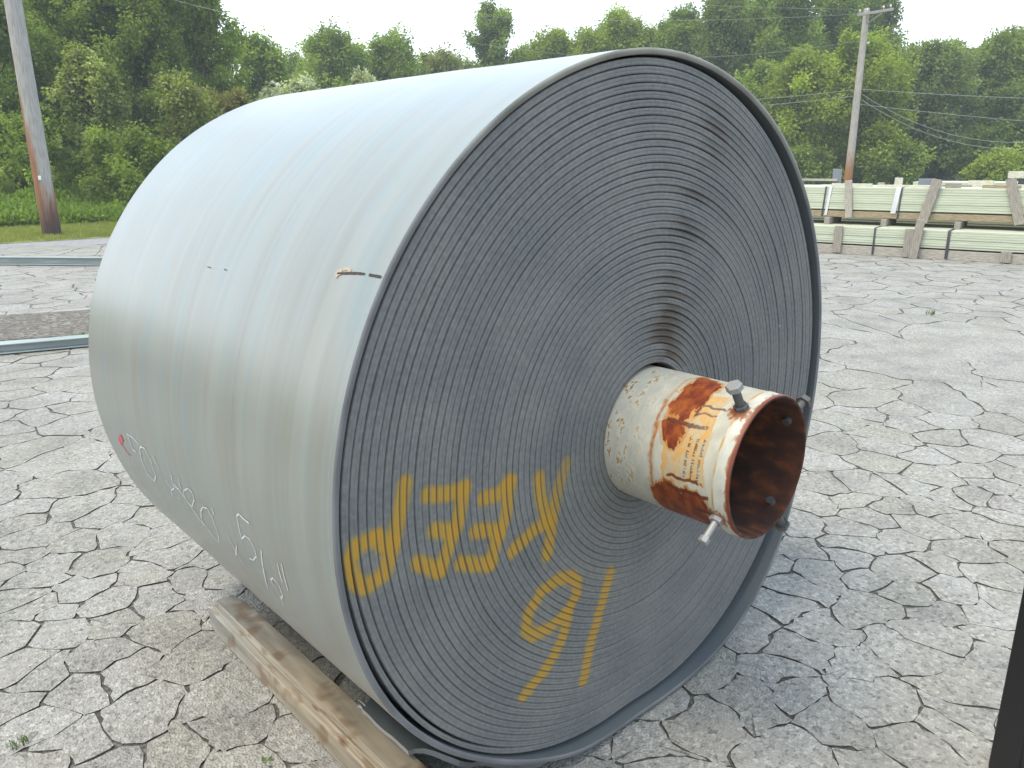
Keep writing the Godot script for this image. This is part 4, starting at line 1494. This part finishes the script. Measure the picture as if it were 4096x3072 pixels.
# ------------------------------------------------------------------ trees
const TREES := [
	[-18.8, -30.0, 8.3, 2.3, 0.10, "mid", "dense green tree at the far left edge, left of the near pole"],
	[-17.4, -33.6, 10.4, 2.6, 0.10, "mid", "tall green tree rising out of the picture just right of the near pole"],
	[-15.1, -34.6, 10.6, 2.5, 0.10, "mid", "tallest of the left trees, leaves ruffled by wind, second from the sky gap"],
	[-12.9, -35.3, 8.9, 1.9, 0.10, "mid", "green tree whose crown slopes down to the sky gap at the upper left"],
	[-14.1, -28.1, 5.3, 1.45, 0.10, "pale", "pale young tree with light flipped leaves right of the near pole"],
	[-11.1, -27.9, 4.6, 1.45, 0.08, "olive", "rounded olive-green shrub above the roll's left shoulder"],
	[-15.6, -26.5, 3.4, 1.6, 0.16, "mid", "low green bush behind the near pole's foot"],
	[-12.3, -26.3, 2.8, 1.5, 0.18, "mid", "low green bush between the near pole and the roll"],
	[-10.6, -30.9, 4.4, 1.15, 0.10, "brown", "brownish dry-looking bush beside the roll's left shoulder"],
	[-13.5, -45.6, 8.3, 1.6, 0.10, "mid", "narrow green tree at the left end of the sky gap"],
	[-7.5, -28.9, 4.7, 1.5, 0.10, "silver", "silvery grey shrub peeping over the roll's top left"],
	[-5.2, -30.0, 4.75, 1.0, 0.10, "silver", "small silvery shrub peeping over the roll, right of the larger silvery one"],
	[-11.7, -54.4, 10.1, 2.9, 0.14, "mid", "round-headed green tree alone against the white sky above the roll"],
	[-7.7, -56.5, 10.0, 2.4, 0.14, "mid", "loose green tree right of the round-headed tree with sky showing through"],
	[-4.9, -58.4, 9.3, 2.0, 0.10, "olive", "olive tree with thin bare tips in the middle of the sky gap"],
	[-1.3, -61.5, 12.9, 1.95, 0.08, "mid", "tall columnar tree standing alone against the sky above the roll's middle"],
	[3.3, -60.9, 10.8, 2.6, 0.10, "bright", "yellow-green tree right of the tall columnar tree"],
	[7.7, -59.1, 11.9, 2.4, 0.10, "bright", "yellow-green tree with a pointed tip above the roll's top edge"],
	[10.9, -56.7, 10.7, 2.0, 0.10, "mid", "green tree filling the dip left of the tallest right trees"],
	[13.8, -55.1, 12.6, 2.4, 0.24, "airy", "airy tall tree with sky showing between its branches, left of the far pole"],
	[18.0, -55.4, 13.8, 3.4, 0.15, "mid", "tall dense tree rising out of the picture left of the far pole"],
	[19.4, -45.5, 8.1, 2.75, 0.08, "bright", "bright yellow-green tree right behind the far pole"],
	[25.9, -60.1, 15.3, 3.0, 0.20, "airy", "tallest ragged tree behind the far pole, its edge against the sky"],
	[16.5, -46.4, 7.6, 2.2, 0.08, "bright", "bright yellow-green tree just left of the far pole"],
	[25.9, -49.8, 8.4, 2.45, 0.10, "blue", "bluish-green tree in the dip right of the far pole"],
	[31.3, -52.1, 9.3, 2.55, 0.22, "mid", "green tree with a dark hollow below it at the right edge"],
	[27.1, -46.2, 3.4, 1.85, 0.05, "dark", "small dark spruce-like tree under the right trees"],
	[20.6, -43.6, 2.5, 1.92, 0.05, "mid", "low bush behind the bundles right of the far pole"],
	[25.9, -42.6, 1.9, 1.40, 0.05, "bright", "low yellow-green bush behind the bundles at the right edge"],
	[16.3, -43.6, 2.3, 1.75, 0.05, "mid", "low bush behind the bundles at the far pole's foot"],
	[15.1, -49.4, 7.2, 2.0, 0.16, "mid", "green tree with a thin pale trunk beside the roll's right edge"],
	[-21.1, -48.8, 12.3, 5.2, 0.04, "dark", "broad dark tree filling the background behind the left trees"],
	[-17.3, -64.5, 9.6, 3.6, 0.06, "mid", "distant green tree low in the sky gap at its left"],
	[-10.6, -66.8, 10.0, 4.6, 0.06, "mid", "distant broad tree behind the round-headed tree"],
	[-5.2, -68.8, 9.8, 3.9, 0.06, "olive", "distant olive tree low behind the middle of the sky gap"],
	[2.4, -69.1, 11.2, 4.0, 0.06, "mid", "distant broad tree right of the columnar tree's foot"],
	[7.6, -69.3, 12.4, 4.6, 0.06, "mid", "distant broad tree behind the yellow-green pair above the roll"],
	[13.0, -67.3, 12.2, 3.7, 0.06, "mid", "distant tree seen through the airy tall tree"],
	[18.7, -65.5, 12.4, 4.0, 0.06, "dark", "dark distant tree behind the tall dense tree"],
	[26.0, -68.1, 13.0, 4.5, 0.06, "dark", "dark distant tree behind the tallest ragged tree"],
	[31.6, -65.0, 10.0, 4.0, 0.06, "mid", "distant tree behind the bluish-green tree"],
	[37.7, -64.7, 9.8, 4.7, 0.06, "mid", "distant tree closing the view at the far right"],
	[0.9, -60.0, 9.4, 2.0, 0.06, "mid", "rounded green tree nestled right against the tall columnar tree"],
	[12.2, -58.5, 11.8, 2.0, 0.06, "mid", "mid-height green tree just left of the airy tall tree"],
	[28.6, -54.0, 9.0, 2.3, 0.06, "blue", "pale bluish tree between the bluish-green tree and the right edge"],
	[34.5, -55.0, 9.9, 2.6, 0.06, "mid", "green tree cut by the picture's right edge"],
	[5.6, -58.0, 10.2, 2.0, 0.06, "bright", "smaller yellow-green tree between the two yellow-green ones above the roll"],
	[9.4, -61.0, 11.6, 1.8, 0.06, "bright", "slim yellow-green tree right of the pointed one above the roll"],
	[22.2, -57.0, 14.5, 2.6, 0.12, "mid", "tall green tree directly behind the far pole's crossarm"],
	[15.8, -60.0, 13.6, 2.4, 0.12, "mid", "tall green tree between the airy tree and the tall dense one"],
	[-9.6, -58.0, 8.9, 1.6, 0.06, "mid", "small green tree between the round-headed and the loose tree"],
	[-26.2, -46.3, 10.9, 4.6, 0.04, "dark", "broad dark tree far back at the left edge"],
	[21.5, -50.5, 7.0, 2.6, 0.06, "dark", "dark understorey tree behind the bright pair by the far pole"],
	[29.5, -47.5, 5.4, 2.2, 0.05, "dark", "dark understorey tree under the right edge trees"],
]

const HUES := {
	"mid": [Color(0.157, 0.217, 0.038), Color(0.296, 0.368, 0.074)],
	"bright": [Color(0.206, 0.263, 0.032), Color(0.370, 0.434, 0.064)],
	"pale": [Color(0.193, 0.237, 0.059), Color(0.494, 0.527, 0.214)],
	"olive": [Color(0.193, 0.217, 0.064), Color(0.330, 0.356, 0.119)],
	"brown": [Color(0.179, 0.165, 0.059), Color(0.274, 0.249, 0.090)],
	"silver": [Color(0.31, 0.33, 0.24), Color(0.52, 0.54, 0.44)],
	"airy": [Color(0.138, 0.190, 0.043), Color(0.274, 0.328, 0.085)],
	"blue": [Color(0.165, 0.217, 0.069), Color(0.288, 0.342, 0.119)],
	"dark": [Color(0.082, 0.125, 0.027), Color(0.165, 0.224, 0.048)],
}

func leaf_clump(leaves: int, size: float, spread: float, droop: float) -> ArrayMesh:
	var s := st_new()
	s.set_smooth_group(-1)
	for k in leaves:
		var d := Vector3(rnd(-1, 1), rnd(-0.8, 0.8), rnd(-1, 1))
		if d.length() > 1.0: d = d.normalized() * rnd(0.5, 1.0)
		var p := d * spread
		var along := (d + Vector3(rnd(-0.7, 0.7), rnd(-0.5, 0.5) - droop, rnd(-0.7, 0.7))).normalized()
		var side := along.cross(Vector3(rnd(-1, 1), rnd(0.2, 1), rnd(-1, 1))).normalized()
		var nrm := side.cross(along)
		var l := size * rnd(0.7, 1.25)
		var w := l * rnd(0.28, 0.40)
		var v := rnd(0.78, 1.22)
		s.set_color(Color(v, v * rnd(0.95, 1.05), v * rnd(0.85, 1.1)))
		var tip := p + along * l - nrm * l * 0.12
		var m1 := p + along * l * 0.45 + side * w + nrm * l * 0.06
		var m2 := p + along * l * 0.45 - side * w + nrm * l * 0.06
		tri(s, p, m1, tip)
		tri(s, p, tip, m2)
	return commit(s)

func trees() -> void:
	var near_clumps := []
	var far_clumps := []
	for k in 3:
		near_clumps.append(leaf_clump(26, 0.13, 0.26, 0.25))
		far_clumps.append(leaf_clump(30, 0.155, 0.38, 0.2))
	var ti := 0
	for t in TREES:
		var hue: String = t[5]
		var at := Vector3(t[0], 0.0, t[1])
		var H: float = t[2]
		var R: float = t[3]
		var base: float = H * t[4]
		var bush := H < 5.0
		var o := thing("bush" if bush else "tree", t[6], "bush" if bush else "tree", at, 0.0, "bushes at the yard's edge" if bush else "trees round the yard")
		var near := at.z > -38.0
		var scale := 1.0 if near else 1.15
		# lobes of foliage carried by limbs
		var lobes := []
		var area := R * (H - base)
		var n_l := int(clampf(area * 3.0, 12, 80))
		var column := hue != "dark" and R < H * 0.17
		for k in n_l:
			var f := (k + 0.5) / n_l
			var hgt := lerpf(base + 0.3, H * 0.93, f)
			var prof := sin(PI * clampf(0.14 + 0.80 * pow(f, 0.85), 0, 1))
			if column: prof = 0.6 + 0.4 * sin(PI * f)
			if bush: prof = sqrt(clampf(1.0 - f * f * 0.95, 0, 1))
			var a := k * 2.399 + rnd(-0.5, 0.5)
			var rr := R * prof * sqrt(rnd(0.10, 1.0)) * (0.86 + 0.3 * wave.get_noise_2d(a * 20.0 + ti * 50.0, hgt * 16.0))
			var lr := clampf(R * rnd(0.16, 0.34), 0.28, 1.05)
			var outw := Vector3(cos(a), rnd(0.4, 1.7), sin(a)).normalized()
			var sd := outw.cross(Vector3(-sin(a), 0.1, cos(a))).normalized()
			lobes.append([Vector3(cos(a) * rr, hgt, sin(a) * rr), lr, Basis(sd, outw, sd.cross(outw))])
		# a few pointed tips
		for k in 7 if not bush else 4:
			var px := Vector3(rnd(-0.55, 0.55) * R, H * 0.9 - rnd(-0.4, 0.9) * (0.5 if bush else 1.0), rnd(-0.55, 0.55) * R)
			if k == 0: px = Vector3(rnd(-0.15, 0.15) * R, H - 0.5, 0)
			for q in 3: lobes.append([px + Vector3(rnd(-0.08, 0.08), (q - 1.0) * 0.36, rnd(-0.08, 0.08)) * (0.6 if bush else 1.0), (0.40 - 0.10 * q) * (0.6 if bush else 1.0), Basis()])
		# trunk with limbs
		var s := st_new()
		var tr := 0.03 * H * (0.5 if bush else 0.42)
		var top := Vector3(rnd(-0.3, 0.3), H * 0.86, rnd(-0.3, 0.3))
		var spine := func(f: float) -> Vector3: return Vector3(top.x * f + 0.15 * sin(f * 5.0 + ti), top.y * f, top.z * f + 0.12 * cos(f * 4.0 + ti))
		var pts := []
		var rad := []
		for k in 8:
			pts.append(spine.call(k / 7.0))
			rad.append(lerpf(tr, tr * 0.18, k / 7.0))
		tube(s, pts, rad, 7)
		put("trunk", commit(s), M.bark, o)
		var sl := st_new()
		for lb in lobes:
			var c: Vector3 = lb[0]
			var f0 := clampf((c.y / top.y) * rnd(0.55, 0.8), 0.05, 0.95)
			var p0: Vector3 = spine.call(f0)
			var midp := p0.lerp(c, 0.5) + Vector3(0, -0.1 * R, 0) * rnd(0.0, 1.0)
			tube(sl, [p0, midp, c], [tr * 0.32, tr * 0.2, tr * 0.07], 5, false)
		put("limbs", commit(sl), M.bark, o)
		# leaves
		var mm := MultiMesh.new()
		mm.transform_format = MultiMesh.TRANSFORM_3D
		mm.use_colors = true
		mm.mesh = (near_clumps if near else far_clumps)[ti % 3]
		var dens := 1.0
		if hue == "airy": dens = 0.55
		var xf: Array[Transform3D] = []
		var cl: Array[Color] = []
		var c0: Color = HUES[hue][0]
		var c1: Color = HUES[hue][1]
		var tint := rnd(0.88, 1.12)
		for lb in lobes:
			var lr: float = lb[1]
			var cnt := int((lr * lr * (95.0 if near else 66.0) + 6.0) * dens)
			var lt := rnd(0.72, 1.28)
			for k in cnt:
				var d := Vector3(rnd(-1, 1), rnd(-1, 1), rnd(-1, 1))
				while d.length_squared() > 1.0 or d.length_squared() < 0.01: d = Vector3(rnd(-1, 1), rnd(-1, 1), rnd(-1, 1))
				d = d.normalized() * pow(rng.randf(), 0.55) * rnd(0.7, 1.55)
				var p: Vector3 = lb[0] + lb[2] * Vector3(d.x * 0.62, d.y * 1.55, d.z * 0.62) * lr
				if p.y < 0.1: p.y = rnd(0.1, 0.4)
				var sc := scale * rnd(0.65, 1.2)
				xf.append(Transform3D(Basis.from_euler(Vector3(rnd(-0.6, 0.6), rnd(0, TAU), rnd(-0.6, 0.6))).scaled(Vector3.ONE * sc), p))
				var m := clampf(rng.randf() * 0.8 + d.y * 0.2 + 0.15, 0, 1)
				if hue == "pale": m = pow(rng.randf(), 2.0)
				var c := c0.lerp(c1, m) * (tint * lt)
				cl.append(c)
		mm.instance_count = xf.size()
		for k in xf.size():
			mm.set_instance_transform(k, xf[k])
			mm.set_instance_color(k, cl[k])
		var mi := MultiMeshInstance3D.new()
		mi.name = "crown"
		mi.multimesh = mm
		mi.material_override = M.leaf
		o.add_child(mi, true)
		mi.set_meta("kind", "stuff")
		ti += 1

# ------------------------------------------------------------------ grass and weeds on the verge
func scatter(called: String, mesh: Mesh, m: Material, xf: Array, cl: Array, parent: Node = self) -> void:
	var mm := MultiMesh.new()
	mm.transform_format = MultiMesh.TRANSFORM_3D
	mm.use_colors = true
	mm.mesh = mesh
	mm.instance_count = xf.size()
	for k in xf.size():
		mm.set_instance_transform(k, xf[k])
		mm.set_instance_color(k, cl[k])
	var mi := MultiMeshInstance3D.new()
	mi.name = called
	mi.multimesh = mm
	mi.material_override = m
	parent.add_child(mi, true)
	mi.set_meta("kind", "stuff")

func blade_tuft(count: int, h: float, w: float, spread: float, lean: float) -> ArrayMesh:
	var s := st_new()
	s.set_smooth_group(-1)
	for k in count:
		var a := rnd(0, TAU)
		var b := Vector3(cos(a), 0, sin(a)) * spread * sqrt(rng.randf())
		var l := Vector3(rnd(-1, 1), 0, rnd(-1, 1)) * lean
		var hh := h * rnd(0.6, 1.15)
		var side := Vector3(-sin(a * 3.0), 0, cos(a * 3.0)) * w
		var v := rnd(0.8, 1.2)
		s.set_color(Color(v, v, v * rnd(0.8, 1.1)))
		var m := b + l * hh * 0.35 + Vector3.UP * hh * 0.6
		tri(s, b - side, b + side, m + side * 0.7)
		tri(s, b - side, m + side * 0.7, m - side * 0.7)
		tri(s, m - side * 0.7, m + side * 0.7, b + l * hh + Vector3.UP * hh)
	return commit(s)

func verge() -> void:
	var P := Vector3(-10.0, 0, -19.6)
	var t := Vector3(0.78, 0, -0.626)
	var n := Vector3(-0.626, 0, -0.78)
	var tuft := blade_tuft(16, 0.10, 0.006, 0.10, 0.5)
	var xf: Array = []
	var cl: Array = []
	for k in 5200:
		var p := P + t * rnd(-9.0, 4.5) + n * (rnd(0.02, 5.2))
		xf.append(Transform3D(Basis(Vector3.UP, rnd(0, TAU)).scaled(Vector3.ONE * rnd(0.7, 1.3)), p + Vector3(0, 0.02, 0)))
		cl.append(Color(0.25, 0.27, 0.07).lerp(Color(0.42, 0.42, 0.16), rng.randf()))
	scatter("grass", tuft, M.leaf, xf, cl)
	get_node("grass").set_meta("label", "short mown grass between the road edge and the weeds")
	get_node("grass").set_meta("category", "grass")
	# weeds, rising towards the trees
	var weed := leaf_clump(34, 0.15, 0.22, -0.5)
	xf = []
	cl = []
	for k in 5200:
		var dn := rnd(0.0, 3.8)
		var tt := rnd(-13.0, 6.0)
		var hmax := 0.28 + 0.30 * dn * (0.7 + 0.6 * wave.get_noise_2d(tt * 18.0, dn * 9.0))
		var p := P + t * tt + n * (4.8 + dn) + Vector3.UP * rnd(0.05, hmax)
		xf.append(Transform3D(Basis(Vector3.UP, rnd(0, TAU)).scaled(Vector3(0.8, 1.1, 0.8) * rnd(0.6, 1.1)), p))
		cl.append(Color(0.17, 0.25, 0.04).lerp(Color(0.32, 0.42, 0.09), rng.randf() * 0.9))
	scatter("weeds", weed, M.leaf, xf, cl)
	get_node("weeds").set_meta("label", "tall bright green weeds in front of the left trees")
	get_node("weeds").set_meta("category", "weeds")

# ------------------------------------------------------------------ dark post at the right edge
func near_post() -> void:
	var o := thing("metal_post", "black ribbed metal post close up at the lower right edge", "post", Vector3(1.415, 0, -1.845), 0.25)
	# ribbed section, extruded upwards
	var s := st_new()
	bevel_box(s, Vector3(0.06, 0.85, 0), Vector3(0.12, 1.7, 0.10), 0.010)
	put("post_body", commit(s), M.black_steel, o)
	for x in [0.008, 0.062]:
		var r := st_new()
		bevel_box(r, Vector3(x, 0.85, 0.055), Vector3(0.016 if x < 0.05 else 0.03, 1.7, 0.012), 0.004)
		put("rib", commit(r), M.black_steel, o)

# ------------------------------------------------------------------ small plants in the cracks
func small_plants() -> void:
	var tuft := blade_tuft(26, 0.05, 0.004, 0.05, 0.8)
	var leafm := leaf_clump(14, 0.022, 0.018, -0.6)
	var m := mat("weed_green", lin(0.13, 0.19, 0.04), 0.7)
	for q in [[-1.555, -2.015, 0.6, "tuft", "green tuft of grass in a crack at the lower left corner"], [-0.745, -1.93, 0.7, "leaf", "tiny green seedling in a crack left of the timber"], [4.9, -8.9, 1.2, "tuft", "green tuft growing in the yard before the stacks, at the right edge"], [-4.55, -7.95, 1.3, "tuft", "green tuft beside the near beam left of the roll"]]:
		var o := put("crack_weed", tuft if q[3] == "tuft" else leafm, m)
		o.position = Vector3(q[0], 0.0, q[1])
		o.scale = Vector3.ONE * q[2]
		tag(o, q[4], "weed", "weeds growing in the cracks")
